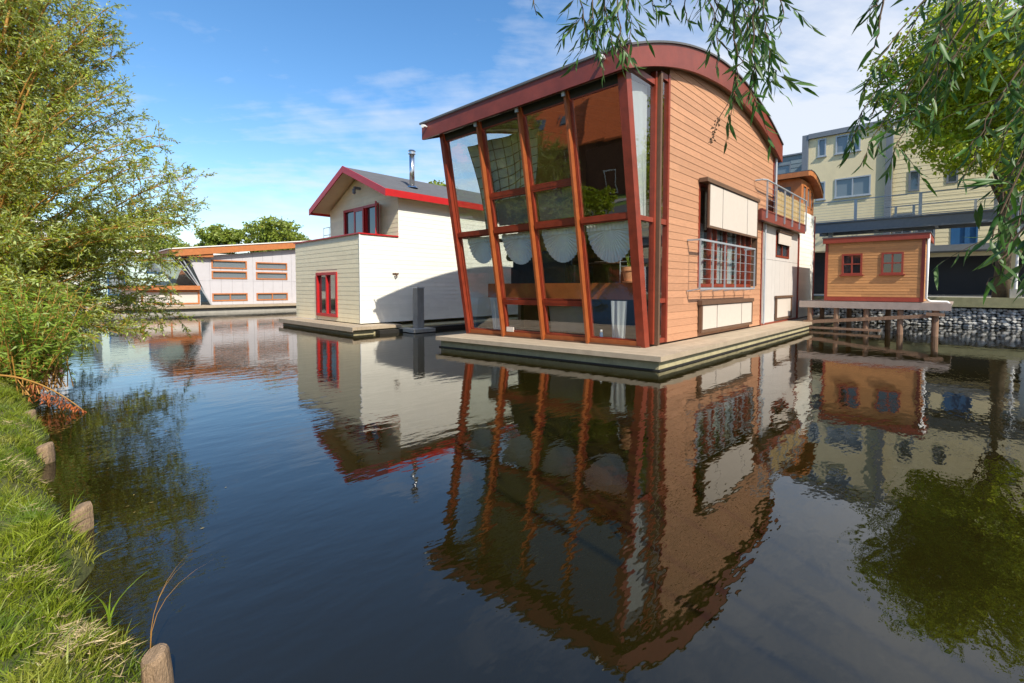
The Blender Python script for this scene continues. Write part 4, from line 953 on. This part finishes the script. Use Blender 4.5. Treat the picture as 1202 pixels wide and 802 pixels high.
def buildings():
    # left cream rendered block
    B = thing('apartment_block', 33, 7.2, 1.16, 'cream rendered apartment block framed in blue-grey steel behind the walkway', 'building')
    t = 33.0
    hs = [(6.06,6.48,9.32,10.36),(4.42,5.60,9.32,10.36),(6.05,6.48,6.78,7.84),(3.90,5.58,6.78,7.88)]
    m = MB(); wallcore(m, 's', t, t+.2, 3.28, 6.95, 3.72, 10.45, hs); m.box(t+.2, t+8, 6.85, 6.95, 3.72, 10.45); m.box(t+.2,t+8,3.28,3.38,3.72,10.45); m.build('wall', RENDER, B)
    for h in hs: window(B, 's', t, -1, *h, STEEL, GGLASS, .07, .12, .03, mull=((h[0]+h[1])/2,) if h[1]-h[0] > 1 else (), sill=True)
    m = MB(); m.box(t-.12, t+.15, 6.96, 7.28, 1.17, 10.72); m.box(t-.12, t+.15, 2.98, 3.27, 1.17, 10.72); m.build('steel_column', DSTEEL, B)
    m = MB(); m.box(t-.15, t+8, 3.275, 6.955, 10.455, 10.74); m.build('roof', DSTEEL, B)
    # right clapboard block
    C = thing('apartment_block', 33.2, 3, 1.16, 'pale yellow clapboard apartment block with blue door behind the maple', 'building')
    t = 33.3
    h2 = [(1.84,2.30,6.75,7.85),(.35,.8,6.95,7.75),(1.15,1.95,3.76,5.4),(-.45,.55,3.76,5.25),(2.1,2.9,3.95,5.6),(-2.4,-1.3,4.4,5.8),(-2.2,-1.2,7.0,8.2),(-5,-3.6,7.0,8.2),(-5,-3.6,4.2,5.6)]
    m = MB(); boards(m, 's', t, -1, -9, 2.97, 3.72, 10.6, .24, h2, lip=.012); wallcore(m, 's', t+.003, t+.2, -9, 2.97, 3.72, 10.6, h2); m.box(t+.2,t+8,-9,-8.9,3.72,10.6); m.build('wall', CLAP, C)
    for h in h2:
        if h[0] == -.45: window(C, 's', t, -1, *h, BLUE, BLUE, .07, .08, .03, mull=(.0,), name='door')
        else: window(C, 's', t, -1, *h, DSTEEL, GGLASS, .08, .12, .04, mull=((h[0]+h[1])/2,) if h[1]-h[0] > .7 else ())
    m = MB(); m.box(t-.1, t+8, -9.1, 2.96, 10.605, 10.8); m.build('roof', DSTEEL, C)
    m = MB(); m.box(32.0, t-.002, -9, 2.6, 3.36, 3.68); m.box(31.9,32.0,-9,2.6,3.40,3.70); m.build('gallery_slab', DSTEEL, C)
    m = MB(); 
    for s in (2.0, -1.6, -4.6): m.box(32.6, 33.0, s-.18, s+.18, 1.17, 3.35)
    m.box(32.7,32.9,-9,2.6,3.15,3.35)
    m.build('pillar', RENDER, C)
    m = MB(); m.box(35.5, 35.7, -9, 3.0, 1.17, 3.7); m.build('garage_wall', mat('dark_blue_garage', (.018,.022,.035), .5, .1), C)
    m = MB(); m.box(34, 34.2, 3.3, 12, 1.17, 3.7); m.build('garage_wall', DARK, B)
    # blue grey block behind
    D = thing('apartment_block', 36, 9, 1.16, 'blue-grey boarded block just visible past the arched roof', 'building')
    h3 = [(8.6,9.6,8.6,9.9)]
    m = MB(); boards(m, 's', 36, -1, 7.3, 14, 1.17, 10.4, .28, h3, lip=.02); wallcore(m, 's', 36.003, 36.2, 7.3, 14, 1.17, 10.4, h3); m.box(36.2,42,7.3,7.4,1.17,10.4); m.build('wall', mat('blue_grey_boards', (.20,.25,.27), .6, .06, tone=.08), D)
    window(D, 's', 36, -1, *h3[0], DSTEEL, GGLASS, .08, .1, .03)
    m = MB(); m.box(35.9, 42, 7.25, 14, 10.405, 10.5); m.build('roof', DSTEEL, D)
    m = MB(); m.box(35.93, 35.97, 9.2, 10.6, 10.0, 10.38); m.build('blue_panel', BLUE, D)
buildings()
def lamp():
    B = thing('lamp_post', 27.5, -1.6, 1.16, 'slim white lamp post on a pale concrete foot at the quay edge', 'lamp post')
    m = MB(); p = at(1192, 348, 18.0); t, s = ts(p.x, p.y)
    B.location = wpt(t, s, 1.16); ORG[B.name] = (t, s, 1.16)
    m.box(t-.16,t+.16,s-.16,s+.16,1.17,1.52); m.build('foot', CONC, B)
    m = MB(); m.tube([(t,s,1.52),(t,s,5.3)], [.045,.035], 10); m.build('pole', WPAINT, B)
    m = MB(); m.lathe((t,s,5.3), [(.05,0),(.2,.05),(.16,.35),(.22,.37),(.02,.45)], 14); m.build('lantern', POTW, B)
lamp()

# ================================================================ NEIGHBOURHOOD BEHIND THE CAMERA (seen in the glass)
def behind():
    g = MB(); g.box(-160, -6.9, -150, 200, -1, .30); g.build('meadow', mat('mown_grass', (.10,.17,.02), .95, .3, 2, .5, 30), kind='structure')
    g = MB(); g.box(-13.5, -9.2, -150, 200, .304, .34); g.build('road', ASPH, kind='structure')
    g = MB(); g.box(-17.0, -15.4, -150, 200, .304, .36); g.build('pavement', mat('paving', (.30,.28,.26), .85), kind='structure')
    protos = [('terraced brick house with orange tiled roof across the road, ', s) for s in (8, 17, 26, 35, 44)]
    H = thing('brick_house', -21, 8, .3, 'brick house with orange tiled roof across the road', 'house', 'brick houses across the road')
    m = MB(); m.box(-29, -21, 8, 16.6, .3, 4.9); m.build('wall', BRICK, H)
    m = MB(); m.hexa([(-29.4,7.9,4.9),(-25,7.9,9.2),(-25,16.7,9.2),(-29.4,16.7,4.9),(-29.4,7.9,5.05),(-25,7.9,9.4),(-25,16.7,9.4),(-29.4,16.7,5.05)])
    m.hexa([(-25,7.9,9.2),(-20.5,7.9,4.7),(-20.5,16.7,4.7),(-25,16.7,9.2),(-25,7.9,9.4),(-20.5,7.9,4.88),(-20.5,16.7,4.88),(-25,16.7,9.4)]); rf = m.build('roof', TILE, H)
    for s in (10, 12.4):
        m = MB(); m.hexa([(-22.9,s,7.15),(-22.2,s,6.45),(-22.2,s+.8,6.45),(-22.9,s+.8,7.15),(-22.9,s,7.4),(-22.2,s,6.7),(-22.2,s+.8,6.7),(-22.9,s+.8,7.4)]); m.build('skylight', GGLASS, rf)
    m = MB(); m.box(-25.4,-24.8,15.4,16.0,9,10.2); m.build('chimney', BRICK, rf)
    for a, b, c, d in ((9,10.4,1.2,2.5),(11.6,13.2,1.2,2.5),(14.6,15.6,.4,2.5),(9,10.4,3.4,4.5),(11.6,13.2,3.4,4.5)): window(H, 's', -21, 1, a, b, c, d, WPAINT, DGLASS, .08, .05, .03)
    for k in range(1, 5):
        copy_thing(H, wpt(-21-(1.2 if k % 2 else 0), 8+8.9*k, .3))
behind()

# ================================================================ VEGETATION
def bez(a, b, c, n): return [(a*(1-u)**2 + b*2*u*(1-u) + c*u*u) for u in [k/n for k in range(n+1)]]
def npv(v): return np.array(v)
def left_willow():
    base = at(-60, 435, 8.5); base.z = .25
    B = thing('willow_tree', base.x, base.y, .2, 'tall silvery green willow with yellow stems leaning over the water at left', 'tree', rot=False)
    ax = at(-25, 300, 8.8)
    env = [(.15,1.2),(.5,2.2),(.9,2.7),(1.6,2.95),(2.4,3.1),(3.2,3.25),(3.9,3.1),(4.4,2.5),(4.9,2.2),(5.6,2.0),(6.6,1.7),(7.6,1.2),(8.4,.4)]
    env = [((z-1.6)*1.16+1.6, q*1.16) for z, q in env]; rr = random.Random(3); stems = MB(); twig = MB(); P = []; D = []; Ls = []
    nst = 170
    for i in range(nst):
        z = .35 + 8.9*((i+.5)/nst)**1.05; ang = rr.uniform(0, 2*math.pi) if i % 2 else rr.uniform(-1.3, .9)
        rad = interp(env, z)*rr.uniform(.72, 1.0)
        end = Vector((ax.x + rad*math.cos(ang), ax.y + rad*math.sin(ang), z))
        b0 = Vector((base.x + rr.uniform(-.5,1.0), base.y + rr.uniform(-.5,.6), .2))
        mid = b0.lerp(end, .5); mid.z += .9 + .10*z; mid.x += (b0.x-mid.x)*.35; mid.y += (b0.y-mid.y)*.35
        pts = bez(b0, mid, end, 12); r0 = .011+.0042*z
        stems.tube(pts, [r0*(1-k/13)+.003 for k in range(13)], 6)
        nb = 34
        for j in range(nb):
            u = .22 + .78*(j+rr.random())/nb; k = min(11, int(u*12)); f = u*12-k; p = pts[k].lerp(pts[k+1], min(1,f)); d = (pts[k+1]-pts[k]).normalized()
            out = Vector((rr.gauss(0,1), rr.gauss(0,1), rr.gauss(.25,.6))).normalized(); dd = (d*.8+out*.9).normalized(); ln = rr.uniform(.35,.9)*(1.1-.4*u)
            q = p + dd*ln; q.z -= .10*ln; mm = p.lerp(q,.5)+Vector((0,0,.06)); tw = bez(p, mm, q, 4)
            if q.z < .06: continue
            twig.tube(tw, [.006,.005,.004,.003,.002], 3, cap=False)
            nl = 20
            for l in range(nl):
                v = .12+.88*l/nl; kk = min(3, int(v*4)); pp = tw[kk].lerp(tw[kk+1], v*4-kk)
                P.append(pp); D.append(((tw[kk+1]-tw[kk]).normalized()*.8 + Vector((rr.gauss(0,.5), rr.gauss(0,.5), rr.gauss(.05,.45))))); 
                Ls.append(rr.uniform(.05,.095))
            # sub twigs
            for w in range(4):
                v = rr.uniform(.2,.95); kk = min(3, int(v*4)); p2 = tw[kk]; d2 = ((tw[kk+1]-tw[kk]).normalized() + Vector((rr.gauss(0,.7), rr.gauss(0,.7), rr.gauss(0,.6)))).normalized(); l2 = rr.uniform(.12,.3)
                for l in range(9):
                    P.append(p2 + d2*l2*(l+1)/9); D.append(d2*.8 + Vector((rr.gauss(0,.5), rr.gauss(0,.5), rr.gauss(0,.4)))); Ls.append(rr.uniform(.045,.085))
    stems.build('trunk', YSTEM, B, smooth=True); twig.build('branches', YSTEM, B)
    P = np.array(P); D = np.array(D); Ls = np.array(Ls)
    Ls = Ls*1.05; V, F = leaves(P, D, Ls, Ls*.29+.002, .1); mesh_np('crown', V, F, WILLOW, B); print('willow leaves', len(P))
left_willow()
def bush():
    c = at(22, 432, 6.5); c.z = .2
    B = thing('bush', c.x, c.y, .15, 'bright green leafy bush on the bank at the foot of the left willow', 'bush', rot=False)
    rr = random.Random(9); m = MB(); P = []; D = []; Ls = []
    for i in range(110):
        a = rr.uniform(-1.2,3.0); l = rr.uniform(.5,1.5); e = c + Vector((math.cos(a)*rr.uniform(.2,1.1), math.sin(a)*rr.uniform(.1,.9)-.2, l))
        b0 = c + Vector((rr.uniform(-.4,.5), rr.uniform(-.3,.3), -.05)); pts = bez(b0, b0.lerp(e,.5)+Vector((0,0,.2)), e, 8)
        m.tube(pts, [.008-.0007*k for k in range(9)], 4, cap=False)
        for l_ in range(46):
            u = rr.uniform(.15,1); k = min(7, int(u*8)); p = pts[k].lerp(pts[k+1], u*8-k)
            P.append(p); D.append(Vector((rr.gauss(0,1), rr.gauss(0,1), rr.gauss(.3,.5)))); Ls.append(rr.uniform(.07,.13))
    m.build('stems', YSTEM, B); P = np.array(P); D = np.array(D); Ls = np.array(Ls); V, F = leaves(P, D, Ls, Ls*.22, .2); mesh_np('foliage', V, F, BUSHL, B)
bush()
def fallen_branch():
    B = thing('fallen_branch', 0, 0, 0, 'fallen orange branch with withered leaves dipping into the water by the bush', 'branch', rot=False)
    a = at(-20, 442, 6.2); a.z = .42; b = at(40, 443, 6.0); b.z = .42; c = at(97, 459, 5.9); c.z = .03
    B.location = (a.x, a.y, 0); ORG[B.name] = (a.x, a.y, 0)
    pts = bez(a, b+Vector((0,0,.1)), c, 12); m = MB(); m.tube(pts, [.016-.0009*k for k in range(13)], 6); m.build('stem', YSTEM, B, smooth=True)
    rr = random.Random(4); P = []; D = []
    for i in range(170):
        u = rr.uniform(.45,1); k = min(11, int(u*12)); p = pts[k].lerp(pts[k+1], u*12-k); q = p - Vector((0,0,rr.uniform(0, max(.02, p.z-.02)*.7)))
        P.append(q); D.append(Vector((rr.gauss(0,.5), rr.gauss(0,.5), -.6)))
    V, F = leaves(np.array(P), np.array(D), np.full(len(P), .07), np.full(len(P), .018)); mesh_np('withered_leaves', V, F, DEADL, B)
fallen_branch()
def crown_tree(name, p, ztop, zbase, rad, n, lm, label, leaf=.16, lobes=14, seed=1, trunk=.2, group=None, squash=1.0):
    B = thing(name, p.x, p.y, p.z, label, 'tree', group, rot=False); rr = random.Random(seed); r2 = np.random.default_rng(seed)
    zc = (ztop+zbase)/2; hz = (ztop-zbase)/2; m = MB()
    m.tube([(p.x,p.y,p.z),(p.x+.05,p.y,p.z+(zbase-p.z)*.6),(p.x,p.y+.05,zc)], [trunk*1.15,trunk*.85,trunk*.45], 10)
    Ps = []; Ds = []
    cs = []
    for i in range(lobes):
        a = rr.uniform(0, 2*math.pi); el = rr.uniform(-.8,1.25); k = rr.uniform(.35,.82)
        c = Vector((p.x+math.cos(a)*math.cos(el)*rad*k, p.y+math.sin(a)*math.cos(el)*rad*k*squash, zc+math.sin(el)*hz*k)); cs.append(c)
        m.tube(bez(Vector((p.x,p.y,zbase-.1*hz+rr.uniform(0,hz*.8))), Vector((p.x,p.y,zc)).lerp(c,.6), c, 5), [trunk*.3,trunk*.24,trunk*.18,trunk*.12,trunk*.07,trunk*.03], 5)
        # sprays: small clumps on the lobe
        ns = 26
        for s_ in range(ns):
            d = Vector((rr.gauss(0,1), rr.gauss(0,1), rr.gauss(.15,.8))).normalized(); q = c + d*rad*.36*rr.uniform(.55,1.15)
            k2 = n//(lobes*ns); o = r2.normal(0, rad*.055, (k2,3))*np.array([1.25,1.25,.55]); Ps.append(np.array(q)[None]+o)
            dd = r2.normal(0,1,(k2,3)); dd[:,2] -= .1; Ds.append(dd)
            if s_ % 3 == 0: m.tube([c, c.lerp(q,.5), q], [trunk*.07,trunk*.05,.004], 3, cap=False)
    m.build('trunk', BARK, B, smooth=True); P = np.concatenate(Ps); D = np.concatenate(Ds)
    Ln = leaf*(.6+.8*r2.random(len(P))); V, F = leaves(P, D, Ln, Ln*.75, .1); mesh_np('crown', V, F, lm, B)
mp_ = at(1166, 345, 18.6); mp_.z = 1.16
crown_tree('maple_tree', Vector((mp_.x+.3, mp_.y, 1.16)), 13.2, 4.6, 4.3, 64000, LIME, 'lime green maple with mossy trunk on the quay before the clapboard block', .14, 26, 11, .24)
for i, (px, py, d, zt, zb, r, lab) in enumerate(((258,300,62,9.6,3.5,3.6,'smaller round tree on the far bank above the left end of the grey houseboat roof'),
        (318,300,62,11.3,3.5,4.6,'larger round tree on the far bank right above the grey houseboat roof'),
        (512,300,46,12.6,4,3.8,'tree top showing between the steel flue and the glass front'),
        (190,300,70,9.0,3,5,'distant tree behind the mint green houseboat'),
        (110,300,70,10,3,6,'distant tree behind the red boarded houseboat'),
        (30,300,70,11,3,6,'distant tree at the far left behind the willow'))):
    p = at(px, py, d); p.z = .9
    crown_tree('tree', p, zt, zb, r, 9000, FARL, lab, .32, 12, 20+i, .25, 'trees on the far bank')
# trees behind the camera, mirrored by the leaning glass
crown_tree('tree', wpt(-6.2, 11.9, .3), 2.5, .8, 1.5, 7000, LIME, 'low lime green bush beside the road behind the camera', .14, 12, 52, .06)
crown_tree('tree', wpt(-7.5, 16.6, .3), 8.6, 2.4, 2.7, 9000, WILLOW, 'bushy street tree beside the road behind the camera', .16, 12, 51, .18)

def near_willow():
    tr = Vector((5.4, -5.6, .2))
    B = thing('willow_tree', tr.x, tr.y, .2, 'dark green willow whose leafy twigs hang into the top of the view', 'tree', rot=False)
    rr = random.Random(12); lim = MB(); tw = MB(); P = []; D = []; Ls = []
    lim.tube([tr, tr+Vector((-.2,.3,1.5)), tr+Vector((-.3,.8,3.0)), tr+Vector((-.5,1.6,4.2))], [.24,.18,.14,.08], 12)
    fork = tr+Vector((-.5,1.6,4.2))
    limbs = []
    for e in (Vector((.4,1.9,4.6)), Vector((1.2,2.1,4.4)), Vector((2.4,2.0,4.1)), Vector((3.2,1.7,3.9))):
        pts = bez(fork, fork.lerp(e,.5)+Vector((0,0,.9)), e, 10); lim.tube(pts, [.03-.002*k for k in range(11)], 6); limbs.append(pts)
    lim.build('trunk', BARK, B, smooth=True)
    def strand(path, n_leaf, ll, side=4, wl=.2):
        """path: list of (px,py,dist) – a hanging twig"""
        pts0 = [at(*q) for q in path]
        pts = []
        for a, b in zip(pts0, pts0[1:]): pts += [a.lerp(b, k/5) for k in range(5)]
        pts.append(pts0[-1]); n = len(pts)
        for k in range(1, n-1): pts[k] = pts[k] + Vector((rr.gauss(0,.006), rr.gauss(0,.006), rr.gauss(0,.004)))
        # join up to nearest limb
        lp = min((q for l in limbs for q in l[5:]), key=lambda q: (q-pts[0]).length)
        tw.tube(bez(lp, lp.lerp(pts[0],.4)+Vector((0,0,.05)), pts[0], 6), [.009,.008,.0065,.006,.005,.0045,.004], 5, cap=False)
        tw.tube(pts, [.0035*(1-.75*k/n)+.0006 for k in range(n)], 5, cap=False)
        def addl(pp, d, l): P.append(pp); D.append(d); Ls.append(l)
        tot = n_leaf
        for l in range(tot):
            u = (l+.5)/tot*(n-1); k = min(n-2, int(u)); p = pts[k].lerp(pts[k+1], u-k); d = (pts[k+1]-pts[k]).normalized()
            o = Vector((rr.gauss(0,1), rr.gauss(0,1), rr.gauss(-.15,.6))); o = (o - d*o.dot(d)).normalized()
            addl(p, d*.8 + o*.65 + Vector((0,0,-.15)), ll*rr.uniform(.6,1.1))
        for w in range(side):
            u = rr.uniform(.1,.85)*(n-1); k = int(u); p = pts[k]; d = (pts[k+1]-pts[k]).normalized()
            o = Vector((rr.gauss(0,1), rr.gauss(0,.6), rr.gauss(-.2,.5))).normalized(); dd = (d*.6+o).normalized(); l2 = rr.uniform(.08,.22)
            e = p+dd*l2+Vector((0,0,-l2*.35)); sp = bez(p, p.lerp(e,.5)+Vector((0,0,.02)), e, 4); tw.tube(sp, [.002,.0017,.0014,.001,.0006], 4, cap=False)
            for l in range(7):
                v = (l+1)/7; kk = min(3, int(v*4)); pp = sp[kk].lerp(sp[kk+1], v*4-kk); d2 = (sp[kk+1]-sp[kk]).normalized()
                o = Vector((rr.gauss(0,1), rr.gauss(0,1), rr.gauss(-.2,.6))).normalized(); addl(pp, d2*.8+o*.6+Vector((0,0,-.2)), ll*rr.uniform(.6,1.05))
    J = lambda v, a: v + rr.uniform(-a, a)
    # left tassels
    for pth, nl, sd in (([(622,-40,2.3),(630,18,2.3)],6,0),
        ([(676,-45,2.3),(682,10,2.3),(690,52,2.3)],14,3),([(690,-45,2.4),(698,20,2.4),(702,70,2.4)],18,4),([(705,-45,2.2),(712,20,2.2),(722,60,2.2)],18,4),
        ([(724,-45,2.1),(728,20,2.1),(730,78,2.1)],20,4),([(738,-45,2.3),(736,10,2.3),(742,52,2.3)],14,3),([(712,-45,2.6),(706,20,2.6),(700,50,2.6)],14,3),
        ([(757,-45,2.4),(764,0,2.4),(770,14,2.4)],9,1),([(782,-45,2.4),(786,0,2.4),(790,10,2.4)],9,1),([(802,-45,2.4),(806,5,2.4),(808,26,2.4)],11,1),
        ([(822,-45,2.3),(836,10,2.3),(838,55,2.3)],14,3),([(838,-45,2.2),(842,20,2.2),(840,80,2.2)],16,4),([(855,-45,2.0),(862,20,2.0),(868,75,2.0),(858,112,2.0)],24,5),
        ([(868,-45,2.1),(876,20,2.1),(884,80,2.1),(880,118,2.1)],26,5),([(880,-45,2.3),(890,10,2.3),(893,70,2.3)],18,5),([(892,-45,2.0),(895,20,2.0),(905,60,2.0),(908,92,2.0)],18,3),
        ([(905,-45,2.2),(915,0,2.2),(918,40,2.2)],12,2),([(860,-45,2.4),(880,10,2.4),(870,60,2.4)],18,4),([(888,-40,1.9),(886,40,1.9),(884,100,1.9),(888,126,1.9)],20,3)):
        strand(pth, nl, .09, sd)
    # near sprig and right-hand curtain
    for pth, nl, sd in (([(1040,-60,1.6),(1035,20,1.6),(1022,62,1.6)],12,1),([(1058,-60,1.5),(1040,-10,1.5),(1018,14,1.5)],8,0)): strand(pth, nl, .085, sd)
    ends = [(1012,112),(1022,138),(1000,168),(1010,196),(1030,176),(1040,205),(1060,190),(1062,150),(1050,120),(1072,90),(1085,130),(1095,170),(1105,120),(1110,200),(1120,160),(1130,215),(1135,120),(1140,180),(1150,235),(1158,150),(1165,200),(1172,250),(1180,140),(1185,220),(1192,275),(1200,190),(1198,110),(1205,240),(1162,285),(1178,300),(1095,60),(1120,70),(1150,80),(1175,60),(1195,50),(1080,45),(1130,40),(1210,150)]
    for k, (ex, ey) in enumerate(ends):
        if k % 5 in (1, 3, 4) and 1040 < ex < 1185 and ey < 240: continue
        d = rr.uniform(1.6, 2.7); sx = ex + 70 + .35*(ey) + rr.uniform(-25,45); 
        sy = -60
        if sx > 1290: sy = -60 + (sx-1290)*.5; sx = 1290
        mx, my = (sx*.45+ex*.55)+8, (sy*.5+ey*.5)-16
        strand([(sx,sy,d),(mx+18,my-20,d),(ex+14,ey-36,d),(ex,ey,d)], 22, .102, 4)
    for pth in ([(1240,180,1.5),(1205,255,1.5),(1180,300,1.5),(1158,335,1.5)],[(1260,200,1.5),(1215,270,1.5),(1196,320,1.5)],[(1270,230,1.7),(1225,300,1.7),(1205,345,1.7)]): strand(pth, 14, .10, 1)
    tw.build('branches', TWIG, B)
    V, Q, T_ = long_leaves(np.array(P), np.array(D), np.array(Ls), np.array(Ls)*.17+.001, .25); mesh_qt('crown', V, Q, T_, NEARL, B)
    # dried catkin hanging from one twig
    a = at(862, 110, 2.0); b = at(843, 140, 2.0); c = at(834, 168, 2.0); m = MB(); m.tube([a,b,c], [.0015,.0015,.001], 5)
    for k in range(34):
        p = b.lerp(c, rr.random()) + Vector((rr.gauss(0,.004), rr.gauss(0,.004), rr.gauss(0,.004))); m.tube([p, p+Vector((rr.gauss(0,.006),0,-.006))], [.0035,.001], 5)
    m.build('dried_catkin', TWIG, B)
near_willow()

def logs():
    data = [((34,483),.06,'farthest wooden bank post, beside the fallen branch'),((53,522),.068,'wooden bank post second from the fallen branch, pale flat top'),((95,594),.062,'wooden bank post midway along the grass edge, split side'),((184,765),.05,'nearest wooden bank post at the bottom edge of the grass')]
    for i, ((px,py),r,lab) in enumerate(data):
        u = at(px, py, 1.0); k = (.16-1.6)/(u.z-1.6); x, y = u.x*k, u.y*k; t, s = ts(x, y); rr = random.Random(i+40)
        m = MB(); n = 14; rings = [(-.4,1),(.04,1.02),(.10,.97),(.14,.93),(.158,.82),(.162,.5)]; m.mi0 = 0
        base = len(m.v); tilt = rr.uniform(-.06,.06); off = [rr.uniform(.9,1.08) for _ in range(n)]
        for z, f in rings:
            for j in range(n):
                a = 2*math.pi*j/n; m.v.append((t+math.cos(a)*r*f*off[j]+tilt*z, s+math.sin(a)*r*f*off[j]*1.05, z+.015*math.cos(a)*(z > 0)))
        for q in range(len(rings)-1):
            for j in range(n): m.f.append((q*n+j, q*n+(j+1)%n, (q+1)*n+(j+1)%n, (q+1)*n+j)); m.tn.append(.5); m.mi.append(0)
        m.f.append(tuple((len(rings)-1)*n+j for j in range(n))); m.tn.append(.5); m.mi.append(0)
        ob = m.build('bank_post', LOGM, org=(t,s,0), smooth=False); tag(ob, lab, 'post', 'wooden posts along the grassy bank')
logs()
def reeds():
    for i, (px, py, d, h, lab) in enumerate(((83,608,3.0,.22,'green reed blades beside the third bank post'),(128,722,2.2,.20,'green reed blades near the bottom of the bank'),(176,750,2.1,.42,'dry bent grass stalks over the water at the bottom left'))):
        u = at(px, py, 1.0); k = (.1-1.6)/(u.z-1.6); p = Vector((u.x*k, u.y*k, .05)); rr = random.Random(i+70)
        m = MB()
        for q in range(4 if i < 2 else 3):
            e = Vector((rr.uniform(-.10,.14), rr.uniform(-.05,.1), h*rr.uniform(.7,1.1))); 
            if i == 2: e = Vector((rr.uniform(.05,.22), rr.uniform(0,.15), h*rr.uniform(.7,1)))
            pts = bez(p, p+Vector((0,0,h*.6)), p+e, 6); w = .006 if i < 2 else .0018
            for a, b, k1, k2 in zip(pts, pts[1:], range(6), range(1,7)):
                wa = Vector((w*(1-k1/6.2),0,0)); wb = Vector((w*(1-k2/6.2),0,0)); m.face([a-wa,a+wa,b+wb,b-wb])
        ob = m.build('reed', BUSHL if i < 2 else YSTEM, org=tuple(p), rot=False); tag(ob, lab, 'reed')
reeds()
# cycles
SC.render.engine = 'CYCLES'
SC.cycles.max_bounces = 8; SC.cycles.transparent_max_bounces = 16; SC.cycles.glossy_bounces = 5; SC.cycles.caustics_reflective = False; SC.cycles.caustics_refractive = False
